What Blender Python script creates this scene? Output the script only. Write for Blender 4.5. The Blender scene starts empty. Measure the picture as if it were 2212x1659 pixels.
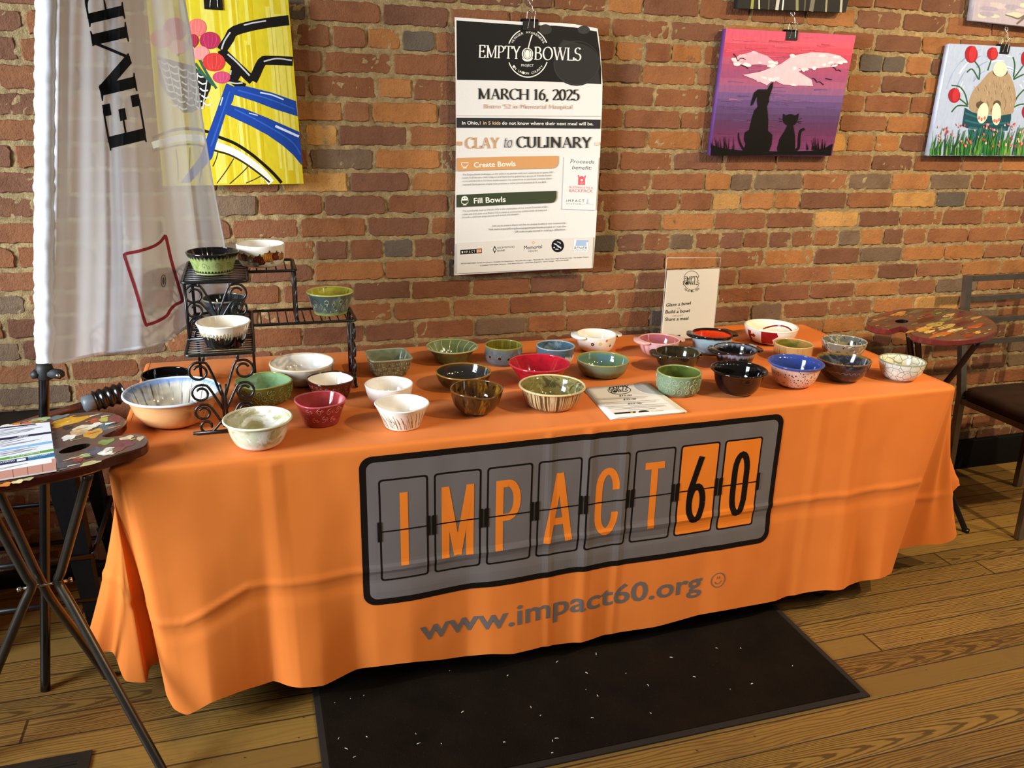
import bpy, bmesh, math, random
from mathutils import Vector, Matrix
from mathutils.geometry import tessellate_polygon

sc = bpy.context.scene
# ------------------------------------------------------------------ camera
W, H, F = 2212.0, 1659.0, 1791.856
CAM = Vector((0.34462, -2.75215, 1.54939))
def cam_axes(yaw, pitch, roll):
    d = Vector((math.sin(yaw)*math.cos(pitch), math.cos(yaw)*math.cos(pitch), -math.sin(pitch)))
    r = d.cross(Vector((0, 0, 1))).normalized(); u = r.cross(d)
    return r*math.cos(roll)+u*math.sin(roll), u*math.cos(roll)-r*math.sin(roll), d
RX, UY, DZ = cam_axes(0.309955, 0.326204, 0.027927)
cd = bpy.data.cameras.new('camera'); cam = bpy.data.objects.new('camera', cd)
sc.collection.objects.link(cam); sc.camera = cam
cd.sensor_fit = 'HORIZONTAL'; cd.sensor_width = 36.0; cd.lens = F/W*36.0
cd.clip_start = 0.05; cd.clip_end = 60
M = Matrix((RX, UY, -DZ)).transposed().to_4x4(); M.translation = CAM
cam.matrix_world = M
def on(x, y, axis, val):
    """the place where the sight line through photo pixel (x, y) meets the plane axis = val"""
    v = DZ + RX*((x-W/2)/F) - UY*((y-H/2)/F)
    return CAM + v*((val-CAM[axis])/v[axis])

# ------------------------------------------------------------------ light
world = bpy.data.worlds.new('room_ambience'); sc.world = world; world.use_nodes = True
bg = world.node_tree.nodes['Background']
bg.inputs[0].default_value = (1.0, 0.88, 0.74, 1); bg.inputs[1].default_value = 0.075
def add_light(name, kind, loc, target, energy, color, **kw):
    l = bpy.data.lights.new(name, kind); o = bpy.data.objects.new(name, l); sc.collection.objects.link(o)
    l.energy = energy; l.color = color; o.location = loc
    o.rotation_euler = (Vector(target)-Vector(loc)).to_track_quat('-Z', 'Y').to_euler()
    for k, v in kw.items(): setattr(l, k, v)
    return o
WARM = (1.0, 0.80, 0.53)
add_light('window_daylight', 'AREA', (-2.6, -1.75, 1.75), (0.5, -0.45, 1.12), 50, (0.80, 0.90, 1.0), shape='RECTANGLE', size=1.2, size_y=1.6, spread=1.35)
for i, (x, y, e) in enumerate([(3.1, -2.3, 210), (4.4, -2.2, 150), (5.0, -1.6, 30), (1.7, -2.9, 18), (2.6, -3.5, 24), (0.5, -3.3, 16)]):
    add_light('track_lamp', 'SPOT', (x, y, 2.95), (x*0.72+0.35, -0.25, 0.85), e, WARM, spot_size=1.75, spot_blend=0.9, shadow_soft_size=0.04)
sc.view_settings.view_transform = 'Standard'; sc.view_settings.look = 'None'
sc.view_settings.gamma = 1.0; sc.view_settings.use_curve_mapping = False
sc.view_settings.exposure = 0.5
sc.cycles.max_bounces = 8; sc.cycles.transparent_max_bounces = 12; sc.cycles.caustics_reflective = False; sc.cycles.caustics_refractive = False

# ------------------------------------------------------------------ helpers
C = sc.collection.objects
R = random.Random(11)
def lin(h):
    if isinstance(h, str):
        h = h.lstrip('#'); v = [int(h[i:i+2], 16)/255 for i in (0, 2, 4)]
        return tuple(c/12.92 if c <= 0.04045 else ((c+0.055)/1.055)**2.4 for c in v)
    return tuple(h[:3])
def tag(o, label=None, cat=None, group=None, kind=None):
    if label: o['label'] = label
    if cat: o['category'] = cat
    if group: o['group'] = group
    if kind: o['kind'] = kind
    return o
def thing(name, label, cat, loc=(0, 0, 0), group=None, rz=0.0):
    o = bpy.data.objects.new(name, None); C.link(o); o.empty_display_size = 0.05
    o.location = loc; o.rotation_euler = (0, 0, rz)
    return tag(o, label, cat, group)
def obj(name, bm, mats, parent=None, smooth=True):
    me = bpy.data.meshes.new(name); bm.normal_update(); bm.to_mesh(me); bm.free()
    for m in (mats if isinstance(mats, (list, tuple)) else [mats]): me.materials.append(m)
    if smooth:
        for p in me.polygons: p.use_smooth = True
    o = bpy.data.objects.new(name, me); C.link(o)
    if parent: o.parent = parent
    return o
def autosmooth(o, deg=35):
    me = o.data; bm = bmesh.new(); bm.from_mesh(me); a = math.radians(deg)
    for e in bm.edges:
        if len(e.link_faces) == 2 and e.calc_face_angle(0) > a: e.smooth = False
    bm.to_mesh(me); bm.free(); return o
def box(bm, x0, x1, y0, y1, z0, z1, mat=None, bev=0.0):
    b = bmesh.new()
    vs = [b.verts.new((x, y, z)) for x in (x0, x1) for y in (y0, y1) for z in (z0, z1)]
    for f in ((0, 1, 3, 2), (4, 6, 7, 5), (0, 4, 5, 1), (2, 3, 7, 6), (0, 2, 6, 4), (1, 5, 7, 3)): b.faces.new([vs[i] for i in f])
    if bev: bmesh.ops.bevel(b, geom=list(b.edges)+list(b.verts), offset=bev, segments=2, affect='EDGES', profile=0.6)
    if mat: b.transform(mat)
    join(bm, b)
def join(bm, b, mi=0):
    me = bpy.data.meshes.new('tmp'); b.to_mesh(me); b.free(); n = len(bm.faces); bm.from_mesh(me); bpy.data.meshes.remove(me)
    bm.faces.ensure_lookup_table()
    if mi:
        for f in bm.faces[n:]: f.material_index = mi
def catmull(pts, n, closed=False):
    out = []; P = [Vector(p) for p in pts]; L = len(P)
    segs = L if closed else L-1
    for i in range(segs):
        g = (lambda k: P[k % L]) if closed else (lambda k: P[min(max(k, 0), L-1)])
        p0, p1, p2, p3 = g(i-1), g(i), g(i+1), g(i+2)
        for k in range(n):
            t = k/n
            out.append(0.5*((2*p1)+(p2-p0)*t+(2*p0-5*p1+4*p2-p3)*t*t+(3*p1-p0-3*p2+p3)*t**3))
    if not closed: out.append(P[-1].copy())
    return out
def tube(bm, pts, rad, sides=8, closed=False, caps=True, flat=None):
    """round bar along pts; rad a number or a list; flat = (a, b) for a rectangular section"""
    P = [Vector(p) for p in pts]; n = len(P); rings = []; prev = None
    for i in range(n):
        if closed: t = P[(i+1) % n]-P[i-1]
        else: t = P[min(i+1, n-1)]-P[max(i-1, 0)]
        t = t.normalized() if t.length > 1e-9 else Vector((0, 0, 1))
        if prev is None:
            a = Vector((0, 0, 1)) if abs(t.z) < 0.9 else Vector((1, 0, 0))
            nx = (a - t*a.dot(t)).normalized()
        else:
            nx = prev - t*prev.dot(t); nx = nx.normalized() if nx.length > 1e-6 else Vector((1, 0, 0))
        prev = nx; ny = t.cross(nx); r = rad[i] if isinstance(rad, (list, tuple)) else rad
        if flat: ring = [bm.verts.new(P[i]+nx*flat[0]*sx+ny*flat[1]*sy) for sx, sy in ((1, 1), (-1, 1), (-1, -1), (1, -1))]
        else: ring = [bm.verts.new(P[i]+nx*r*math.cos(2*math.pi*k/sides)+ny*r*math.sin(2*math.pi*k/sides)) for k in range(sides)]
        rings.append(ring)
    s = len(rings[0])
    for i in range(n if closed else n-1):
        a, b = rings[i], rings[(i+1) % n]
        for k in range(s): bm.faces.new((a[k], a[(k+1) % s], b[(k+1) % s], b[k]))
    if caps and not closed:
        bm.faces.new(rings[0][::-1]); bm.faces.new(rings[-1])
def lathe(bm, prof, seg=48, shape=None, cap0=False, cap1=False):
    """prof: list of (r, z, t); shape(theta, r, z, t) -> (x, y, z)"""
    rings = []
    for (r, z, t) in prof:
        ring = []
        for k in range(seg):
            th = 2*math.pi*k/seg
            p = shape(th, r, z, t) if shape else (r*math.cos(th), r*math.sin(th), z)
            ring.append(bm.verts.new(p))
        rings.append(ring)
    for a, b in zip(rings, rings[1:]):
        for k in range(seg): bm.faces.new((a[k], a[(k+1) % seg], b[(k+1) % seg], b[k]))
    if cap0: bm.faces.new(rings[0][::-1])
    if cap1: bm.faces.new(rings[-1])
    return rings

# ------------------------------------------------------------------ materials
def newmat(name):
    m = bpy.data.materials.new(name); m.use_nodes = True; nt = m.node_tree; nt.nodes.clear()
    out = nt.nodes.new('ShaderNodeOutputMaterial'); b = nt.nodes.new('ShaderNodeBsdfPrincipled')
    nt.links.new(b.outputs[0], out.inputs[0]); return m, nt, b
class G:
    """small node graph builder"""
    def __init__(s, name, rough=0.5, spec=0.5, metal=0.0, **kw):
        s.m, s.nt, s.b = newmat(name); s.b.inputs['Roughness'].default_value = rough
        s.b.inputs['Specular IOR Level'].default_value = spec; s.b.inputs['Metallic'].default_value = metal
        for k, v in kw.items(): s.b.inputs[k.replace('_', ' ')].default_value = v
        s.height = None
    def n(s, t, **kw):
        x = s.nt.nodes.new('ShaderNode'+t)
        for k, v in kw.items():
            if k.startswith('i'): 
                key = k[1:]; key = int(key) if key.isdigit() else key.replace('_', ' ')
                if hasattr(v, 'is_output'): s.nt.links.new(v, x.inputs[key])
                else: x.inputs[key].default_value = v
            else: setattr(x, k, v)
        return x
    def math(s, op, a, b=0.0, c=0.0, clamp=False):
        x = s.nt.nodes.new('ShaderNodeMath'); x.operation = op; x.use_clamp = clamp
        for i, v in enumerate((a, b, c)):
            if hasattr(v, 'is_output'): s.nt.links.new(v, x.inputs[i])
            else: x.inputs[i].default_value = v
        return x.outputs[0]
    def coord(s, kind='Object', scale=(1, 1, 1), rot=(0, 0, 0)):
        tc = s.nt.nodes.new('ShaderNodeTexCoord'); mp = s.nt.nodes.new('ShaderNodeMapping')
        s.nt.links.new(tc.outputs[kind], mp.inputs[0]); mp.inputs['Scale'].default_value = scale; mp.inputs['Rotation'].default_value = rot
        return mp.outputs[0]
    def radial(s, k=3.0, kz=2.0):
        """coordinates that run round the pot: streaks follow the wall"""
        tc = s.nt.nodes.new('ShaderNodeTexCoord'); sp = s.n('SeparateXYZ', i0=tc.outputs['Object'])
        cb = s.n('CombineXYZ', i0=sp.outputs[0], i1=sp.outputs[1]); nm = s.n('VectorMath', operation='NORMALIZE', i0=cb.outputs[0])
        s2 = s.n('SeparateXYZ', i0=nm.outputs[0])
        return s.n('CombineXYZ', i0=s.math('MULTIPLY', s2.outputs[0], k), i1=s.math('MULTIPLY', s2.outputs[1], k), i2=s.math('MULTIPLY', sp.outputs[2], kz)).outputs[0]
    def noise(s, vec, scale=5, detail=4, rough=0.55, dist=0.0):
        return s.n('TexNoise', iVector=vec, iScale=scale, iDetail=detail, iRoughness=rough, iDistortion=dist).outputs[0]
    def ramp(s, fac, stops, interp='LINEAR'):
        x = s.nt.nodes.new('ShaderNodeValToRGB'); s.nt.links.new(fac, x.inputs[0]); cr = x.color_ramp; cr.interpolation = interp
        while len(cr.elements) > 1: cr.elements.remove(cr.elements[-1])
        cr.elements[0].position = stops[0][0]; cr.elements[0].color = (*lin(stops[0][1]), 1)
        for p, c in stops[1:]:
            e = cr.elements.new(p); e.color = (*lin(c), 1)
        return x.outputs[0]
    def step(s, fac, lo, hi):
        x = s.n('MapRange', i0=fac, i1=lo, i2=hi); x.interpolation_type = 'SMOOTHSTEP'; return x.outputs[0]
    def mix(s, fac, a, b, blend='MIX'):
        x = s.nt.nodes.new('ShaderNodeMix'); x.data_type = 'RGBA'; x.blend_type = blend
        for i, v in ((0, fac), (6, a), (7, b)):
            if hasattr(v, 'is_output'): s.nt.links.new(v, x.inputs[i])
            elif i == 0: x.inputs[0].default_value = v
            else: x.inputs[i].default_value = (*lin(v), 1)
        return x.outputs[2]
    def zed(s): 
        tc = s.nt.nodes.new('ShaderNodeTexCoord'); return s.n('SeparateXYZ', i0=tc.outputs['Object']).outputs[2]
    def color(s, c):
        if hasattr(c, 'is_output'): s.nt.links.new(c, s.b.inputs['Base Color'])
        else: s.b.inputs['Base Color'].default_value = (*lin(c), 1)
        return s
    def bump(s, h, dist=0.002, strength=0.6):
        x = s.n('Bump', iHeight=h, iDistance=dist, iStrength=strength); s.nt.links.new(x.outputs[0], s.b.inputs['Normal']); return s
    def set(s, k, v):
        if hasattr(v, 'is_output'): s.nt.links.new(v, s.b.inputs[k])
        else: s.b.inputs[k].default_value = v
        return s
def plain(name, col, rough=0.5, spec=0.5, metal=0.0, var=0.0, scale=40, bump=0.0, **kw):
    g = G(name, rough, spec, metal, **kw)
    v = g.coord(); nz = g.noise(v, scale, 4)
    a = lin(col); k = max(var, 0.03)
    g.color(g.ramp(nz, [(0.3, tuple(c*(1-k) for c in a)), (0.7, tuple(min(1, c*(1+k)) for c in a))]))
    if bump: g.bump(nz, bump)
    return g.m
def colattr(name, rough=0.5, spec=0.4, var=0.0, scale=60, bump=0.0, stretch=(1, 1, 1)):
    """reads the ink / paint colour stored on the faces"""
    g = G(name, rough, spec); at = g.n('VertexColor', layer_name='Col').outputs[0]
    if var:
        nz = g.noise(g.coord('Object', stretch), scale, 5)
        at = g.mix(1.0, at, g.ramp(nz, [(0.25, (1-var,)*3), (0.75, (1+var,)*3)]), 'MULTIPLY')
        if bump: g.bump(nz, bump)
    g.color(at); return g.m

# ------------------------------------------------------------------ flat artwork (ink, print, paint)
class Ink:
    """flat shapes in (u, v), each with a colour and a layer; build() lays them on a surface map(u, v, lift)"""
    def __init__(s, lift=0.00025): s.v = []; s.f = []; s.c = []; s.lift = lift; s.nl = 0
    def poly(s, pts, col, layer=None):
        if layer is None: s.nl += 0.06; layer = s.nl
        base = len(s.v); s.v += [(p[0], p[1], layer) for p in pts]
        for t in tessellate_polygon([[Vector((p[0], p[1], 0)) for p in pts]]):
            s.f.append(tuple(base+i for i in t)); s.c.append(lin(col))
    def tris(s, verts, tris, col, layer=None):
        if layer is None: s.nl += 0.06; layer = s.nl
        base = len(s.v); s.v += [(p[0], p[1], layer) for p in verts]
        for t in tris: s.f.append(tuple(base+i for i in t)); s.c.append(lin(col))
    def rect(s, x0, y0, x1, y1, col, layer=None): s.poly([(x0, y0), (x1, y0), (x1, y1), (x0, y1)], col, layer)
    def ell(s, cx, cy, rx, ry, col, layer=None, n=24, rot=0.0, a0=0, a1=2*math.pi):
        P = []
        for k in range(n+(0 if a1-a0 > 6.28 else 1)):
            a = a0+(a1-a0)*k/n; x, y = rx*math.cos(a), ry*math.sin(a)
            P.append((cx+x*math.cos(rot)-y*math.sin(rot), cy+x*math.sin(rot)+y*math.cos(rot)))
        s.poly(P, col, layer)
    def line(s, pts, w, col, layer=None, closed=False, n=0):
        """stroke with width w (number, list, or function of direction)"""
        if layer is None: s.nl += 0.06; layer = s.nl
        if n: pts = [(p.x, p.y) for p in catmull([(p[0], p[1], 0) for p in pts], n, closed)]
        N = len(pts); L = []; base = len(s.v)
        for i in range(N):
            if closed: a, b = pts[i-1], pts[(i+1) % N]
            else: a, b = pts[max(i-1, 0)], pts[min(i+1, N-1)]
            dx, dy = b[0]-a[0], b[1]-a[1]; d = math.hypot(dx, dy) or 1
            ww = w(dx/d, dy/d) if callable(w) else (w[0]+(w[-1]-w[0])*i/(N-1) if isinstance(w, (list, tuple)) and len(w) == 2 else (w[i] if isinstance(w, (list, tuple)) else w))
            L.append((pts[i], (-dy/d*ww/2, dx/d*ww/2)))
        for p, o in L: s.v += [(p[0]+o[0], p[1]+o[1], layer), (p[0]-o[0], p[1]-o[1], layer)]
        for i in range(N if closed else N-1):
            a = base+2*i; b = base+2*((i+1) % N)
            s.f.append((a, a+1, b+1, b)); s.c.append(lin(col))
    def ring(s, cx, cy, rx, ry, w, col, a0=0, a1=2*math.pi, n=40, layer=None):
        s.line([(cx+rx*math.cos(a0+(a1-a0)*k/n), cy+ry*math.sin(a0+(a1-a0)*k/n)) for k in range(n+1)], w, col, layer)
    def build(s, name, fmap, mat, parent=None, maxlen=0.0):
        bm = bmesh.new(); col = bm.loops.layers.float_color.new('Col')
        vs = [bm.verts.new(p) for p in s.v]
        for f, c in zip(s.f, s.c):
            try: fc = bm.faces.new([vs[i] for i in f])
            except ValueError: continue
            for l in fc.loops: l[col] = (*c, 1)
        if maxlen:
            # cut on one common grid, so that every layer bends at the same lines
            for ax in (0, 1):
                vals = [v.co[ax] for v in bm.verts]; k0, k1 = math.ceil(min(vals)/maxlen), math.floor(max(vals)/maxlen)
                for k in range(k0, k1+1):
                    co = [0, 0, 0]; no = [0, 0, 0]; co[ax] = k*maxlen; no[ax] = 1
                    bmesh.ops.bisect_plane(bm, geom=bm.verts[:]+bm.edges[:]+bm.faces[:], dist=1e-6, plane_co=co, plane_no=no)
            raw, cache = fmap, {}
            def corner(i, j):
                if (i, j) not in cache: p = raw(i*maxlen, j*maxlen, 0.0); cache[(i, j)] = (p, (raw(i*maxlen, j*maxlen, .001)-p)*1000)
                return cache[(i, j)]
            def fmap(u, v, lift):
                i, j = math.floor(u/maxlen), math.floor(v/maxlen); a, b = u/maxlen-i, v/maxlen-j
                q = [corner(i, j), corner(i+1, j), corner(i, j+1), corner(i+1, j+1)]; w = ((1-a)*(1-b), a*(1-b), (1-a)*b, a*b)
                return sum((c[0]*k for c, k in zip(q, w)), Vector())+sum((c[1]*k for c, k in zip(q, w)), Vector())*lift
        for v in bm.verts: v.co = fmap(v.co.x, v.co.y, s.lift*(1+v.co.z))
        ref = fmap(*s.v[0][:2], 0.0); nrm = fmap(*s.v[0][:2], 1.0)-ref
        bm.normal_update()
        for f in bm.faces:
            if f.normal.dot(nrm) < 0: f.normal_flip()
        return obj(name, bm, mat, parent, smooth=False)

_tc = {}
def textmesh(body, bold=0.0):
    """the built-in sans face, one string -> 2D triangles, width"""
    if (body, bold) in _tc: return _tc[(body, bold)]
    cu = bpy.data.curves.new('t', 'FONT'); cu.body = body; cu.size = 1.0; cu.offset = bold; cu.resolution_u = 3; cu.fill_mode = 'FRONT'
    o = bpy.data.objects.new('t', cu); C.link(o); dg = bpy.context.evaluated_depsgraph_get()
    me = o.evaluated_get(dg).to_mesh(); me.calc_loop_triangles()
    V = [(v.co.x, v.co.y) for v in me.vertices]; T = [tuple(t.vertices) for t in me.loop_triangles]
    xs = [v[0] for v in V] or [0]; x0, x1 = min(xs), max(xs); V = [(x-x0, y) for x, y in V]
    o.evaluated_get(dg).to_mesh_clear(); bpy.data.objects.remove(o); bpy.data.curves.remove(cu)
    _tc[(body, bold)] = (V, T, x1-x0); return _tc[(body, bold)]
CAPH = 0.73
def sans(ink, body, p0, p1, height, col, layer=None, slant=0.0, down=None, bold=0.0):
    """text whose baseline runs from p0 to p1; height = cap height in (u, v) units, up = away from 'down'"""
    V, T, w = textmesh(body, bold)
    if not w: return
    ex = ((p1[0]-p0[0])/w, (p1[1]-p0[1])/w); d = math.hypot(*ex) or 1
    up = down and (-down[0], -down[1]) or (ex[1]/d, -ex[0]/d)
    k = height/CAPH
    ink.tris([(p0[0]+x*ex[0]+y*k*up[0]+slant*y*ex[0], p0[1]+x*ex[1]+y*k*up[1]+slant*y*ex[1]) for x, y in V], T, col, layer)

# a roman face drawn with a broad pen: strokes, arcs and serifs in a box 1 unit high
def A(cx, cy, rx, ry, a0, a1, n=14):
    return [(cx+rx*math.cos(math.radians(a0+(a1-a0)*k/n)), cy+ry*math.sin(math.radians(a0+(a1-a0)*k/n))) for k in range(n+1)]
GL = {  # char: (advance, strokes, serifs(x, y, halfwidth))
 'E': (.62, [[(.12,0),(.12,1)],[(.12,.985),(.52,.985)],[(.12,.51),(.42,.51)],[(.12,.015),(.55,.015)],[(.52,1),(.52,.8)],[(.42,.6),(.42,.42)],[(.55,0),(.55,.22)]], [(.12,0,.1),(.12,1,.1)]),
 'M': (.98, [[(.16,0),(.16,1)],[(.14,1),(.48,.05)],[(.48,.05),(.8,1)],[(.82,0),(.82,1)]], [(.16,0,.12),(.82,0,.13),(.12,1,.1),(.84,1,.1)]),
 'P': (.6, [[(.12,0),(.12,1)],[(.12,.985),(.28,.985)]+A(.28,.735,.24,.25,90,-90)+[(.12,.485)]], [(.12,0,.12),(.1,1,.1)]),
 'T': (.66, [[(.33,0),(.33,1)],[(.03,.985),(.63,.985)],[(.035,1),(.035,.78)],[(.625,1),(.625,.78)]], [(.33,0,.13)]),
 'Y': (.68, [[(.34,0),(.34,.45)],[(.08,1),(.34,.45)],[(.6,1),(.34,.45)]], [(.34,0,.12),(.08,1,.1),(.6,1,.09)]),
 'B': (.64, [[(.12,0),(.12,1)],[(.12,.985),(.27,.985)]+A(.27,.76,.2,.225,90,-90)+[(.12,.535)],[(.12,.535),(.3,.535)]+A(.3,.275,.25,.26,90,-90)+[(.12,.015)]], [(.1,0,.09),(.1,1,.09)]),
 'O': (.8, [A(.4,.5,.34,.5,0,360,28)], []),
 'W': (1.04, [[(.08,1),(.32,0)],[(.32,0),(.54,1)],[(.5,1),(.74,0)],[(.74,0),(.97,1)]], [(.08,1,.1),(.52,1,.11),(.97,1,.09)]),
 'L': (.58, [[(.12,0),(.12,1)],[(.12,.015),(.54,.015)],[(.54,0),(.54,.24)]], [(.12,0,.1),(.12,1,.11)]),
 'S': (.54, [A(.27,.76,.2,.24,35,200,14)[0:]+A(.27,.76,.2,.24,200,270,6)+A(.27,.26,.21,.26,90,-150,16),[(.43,.86),(.44,1)],[(.06,0),(.07,.17)]], []),
 'A': (.74, [[(.1,0),(.36,1)],[(.36,1),(.64,0)],[(.2,.34),(.54,.34)]], [(.1,0,.1),(.64,0,.12)]),
 'R': (.68, [[(.12,0),(.12,1)],[(.12,.985),(.28,.985)]+A(.28,.745,.22,.24,90,-90)+[(.12,.505)],[(.3,.5),(.62,.0)]], [(.12,0,.11),(.1,1,.1),(.63,0,.07)]),
 'C': (.7, [A(.4,.5,.34,.5,45,315,24),[(.64,.8),(.64,.98)],[(.64,.2),(.64,.06)]], []),
 'H': (.82, [[(.14,0),(.14,1)],[(.68,0),(.68,1)],[(.14,.5),(.68,.5)]], [(.14,0,.12),(.14,1,.12),(.68,0,.12),(.68,1,.12)]),
 'U': (.78, [[(.14,1),(.14,.34)]+A(.38,.34,.24,.34,180,360,16)+[(.62,.34),(.62,1)]], [(.14,1,.12),(.62,1,.11)]),
 'I': (.34, [[(.17,0),(.17,1)]], [(.17,0,.12),(.17,1,.12)]),
 'N': (.84, [[(.14,0),(.14,1)],[(.12,1),(.68,0)],[(.68,0),(.68,1)]], [(.14,0,.11),(.12,1,.1),(.68,1,.12)]),
 '1': (.44, [[(.24,0),(.24,1)],[(.1,.86),(.24,1)]], [(.24,0,.13)]),
 '6': (.52, [A(.27,.3,.19,.3,0,360,20),A(.46,.32,.38,.68,95,180,10)], []),
 '2': (.52, [A(.25,.74,.19,.25,160,-35,14)+[(.08,.03)],[(.07,.03),(.46,.03)],[(.46,.02),(.46,.16)]], []),
 '0': (.52, [A(.26,.5,.2,.5,0,360,24)], []),
 '5': (.5, [[(.13,.98),(.43,.98)],[(.13,.98),(.12,.56)]+A(.23,.31,.21,.31,110,-150,16)], []),
 ',': (.24, [[(.13,.1),(.08,-.16)]], []), ' ': (.26, [], []), '-': (.3, [], []),
 't': (.34, [[(.16,.8),(.14,.15)]+A(.23,.14,.09,.13,180,320,8),[(.04,.62),(.31,.62)]], []),
 'o': (.5, [A(.25,.32,.18,.32,0,360,22)], []),
}
def roman(ink, body, p0, p1, height, col, layer=None, thick=.125, thin=.045, slant=0.0, down=None):
    adv = sum(GL[c][0] for c in body); ex = ((p1[0]-p0[0])/adv, (p1[1]-p0[1])/adv); d = math.hypot(*ex) or 1
    up = down and (-down[0]*height, -down[1]*height) or (ex[1]/d*height, -ex[0]/d*height)
    if layer is None: ink.nl += 0.06; layer = ink.nl
    tmp = Ink(); x = 0.0
    pen = lambda dx, dy: thin+(thick-thin)*min(1, abs(dx*0.26-dy*0.97))**1.3
    for ch in body:
        a, st, se = GL[ch]; lay = 0.0
        for q in st:
            lay += .07
            if len(q) == 2 and q[0][0] < q[1][0] and q[0][1] < q[1][1]-0.1: tmp.line([(x+px, py) for px, py in q], thin*1.2, col, lay)
            else: tmp.line([(x+px, py) for px, py in q], pen, col, lay)
        for sx, sy, sw in se:
            e = .03 if sy < .5 else -.03; lay += .07
            tmp.poly([(x+sx-sw, sy), (x+sx+sw, sy), (x+sx+sw, sy+e), (x+sx+sw*.45, sy+e*2), (x+sx-sw*.45, sy+e*2), (x+sx-sw, sy+e)], col, lay)
        x += a
    base = len(ink.v)
    ink.v += [(p0[0]+ex[0]*(X+slant*Y)+up[0]*Y, p0[1]+ex[1]*(X+slant*Y)+up[1]*Y, layer+Z) for X, Y, Z in tmp.v]
    ink.f += [tuple(base+i for i in f) for f in tmp.f]; ink.c += tmp.c; ink.nl = max(ink.nl, layer+.7)
def arctext(ink, body, cx, cy, r, a0, a1, h, col, inward=False, sy=1.0):
    """letters set round a circle (v grows downwards); a in degrees, 0 = right, 90 = up"""
    n = len(body)
    for i, ch in enumerate(body):
        if ch == ' ': continue
        a = math.radians(a0+(a1-a0)*(i+0.5)/n); da = math.radians((a1-a0)/n)*0.42
        pa, pb = a-da, a+da
        if not inward: q0, q1, up = (cx+r*math.cos(pa), cy-sy*r*math.sin(pa)), (cx+r*math.cos(pb), cy-sy*r*math.sin(pb)), None
        else: q0, q1 = (cx+r*math.cos(pa), cy-sy*r*math.sin(pa)), (cx+r*math.cos(pb), cy-sy*r*math.sin(pb))
        sans(ink, ch, q0, q1, h, col)

# shared materials
M_INK = colattr('printed_ink', 0.5, 0.12)
M_PAPER = plain('white_paper', '#e9e6e0', 0.55, 0.3, scale=300)
M_PAINT = colattr('acrylic_paint', 0.5, 0.15, var=0.10, scale=90, bump=0.0004, stretch=(1, 1, 0.35))
M_BLACK = plain('black_enamel', '#0c0b0b', 0.32, 0.5, var=0.1)
M_STEEL = plain('bright_wire', '#b9b4aa', 0.22, 0.5, 1.0, var=0.05)
# ------------------------------------------------------------------ brick wall
COURSE, ZTOP = 0.0717518, 1.834637      # course height, height of the joint above course 0
BC = {'r': '#7d5034', 'd': '#704b36', 'o': '#99663a', 'y': '#b0834a', 'k': '#5a5045', 'm': '#885939', 'b': '#6f5a46'}
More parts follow.
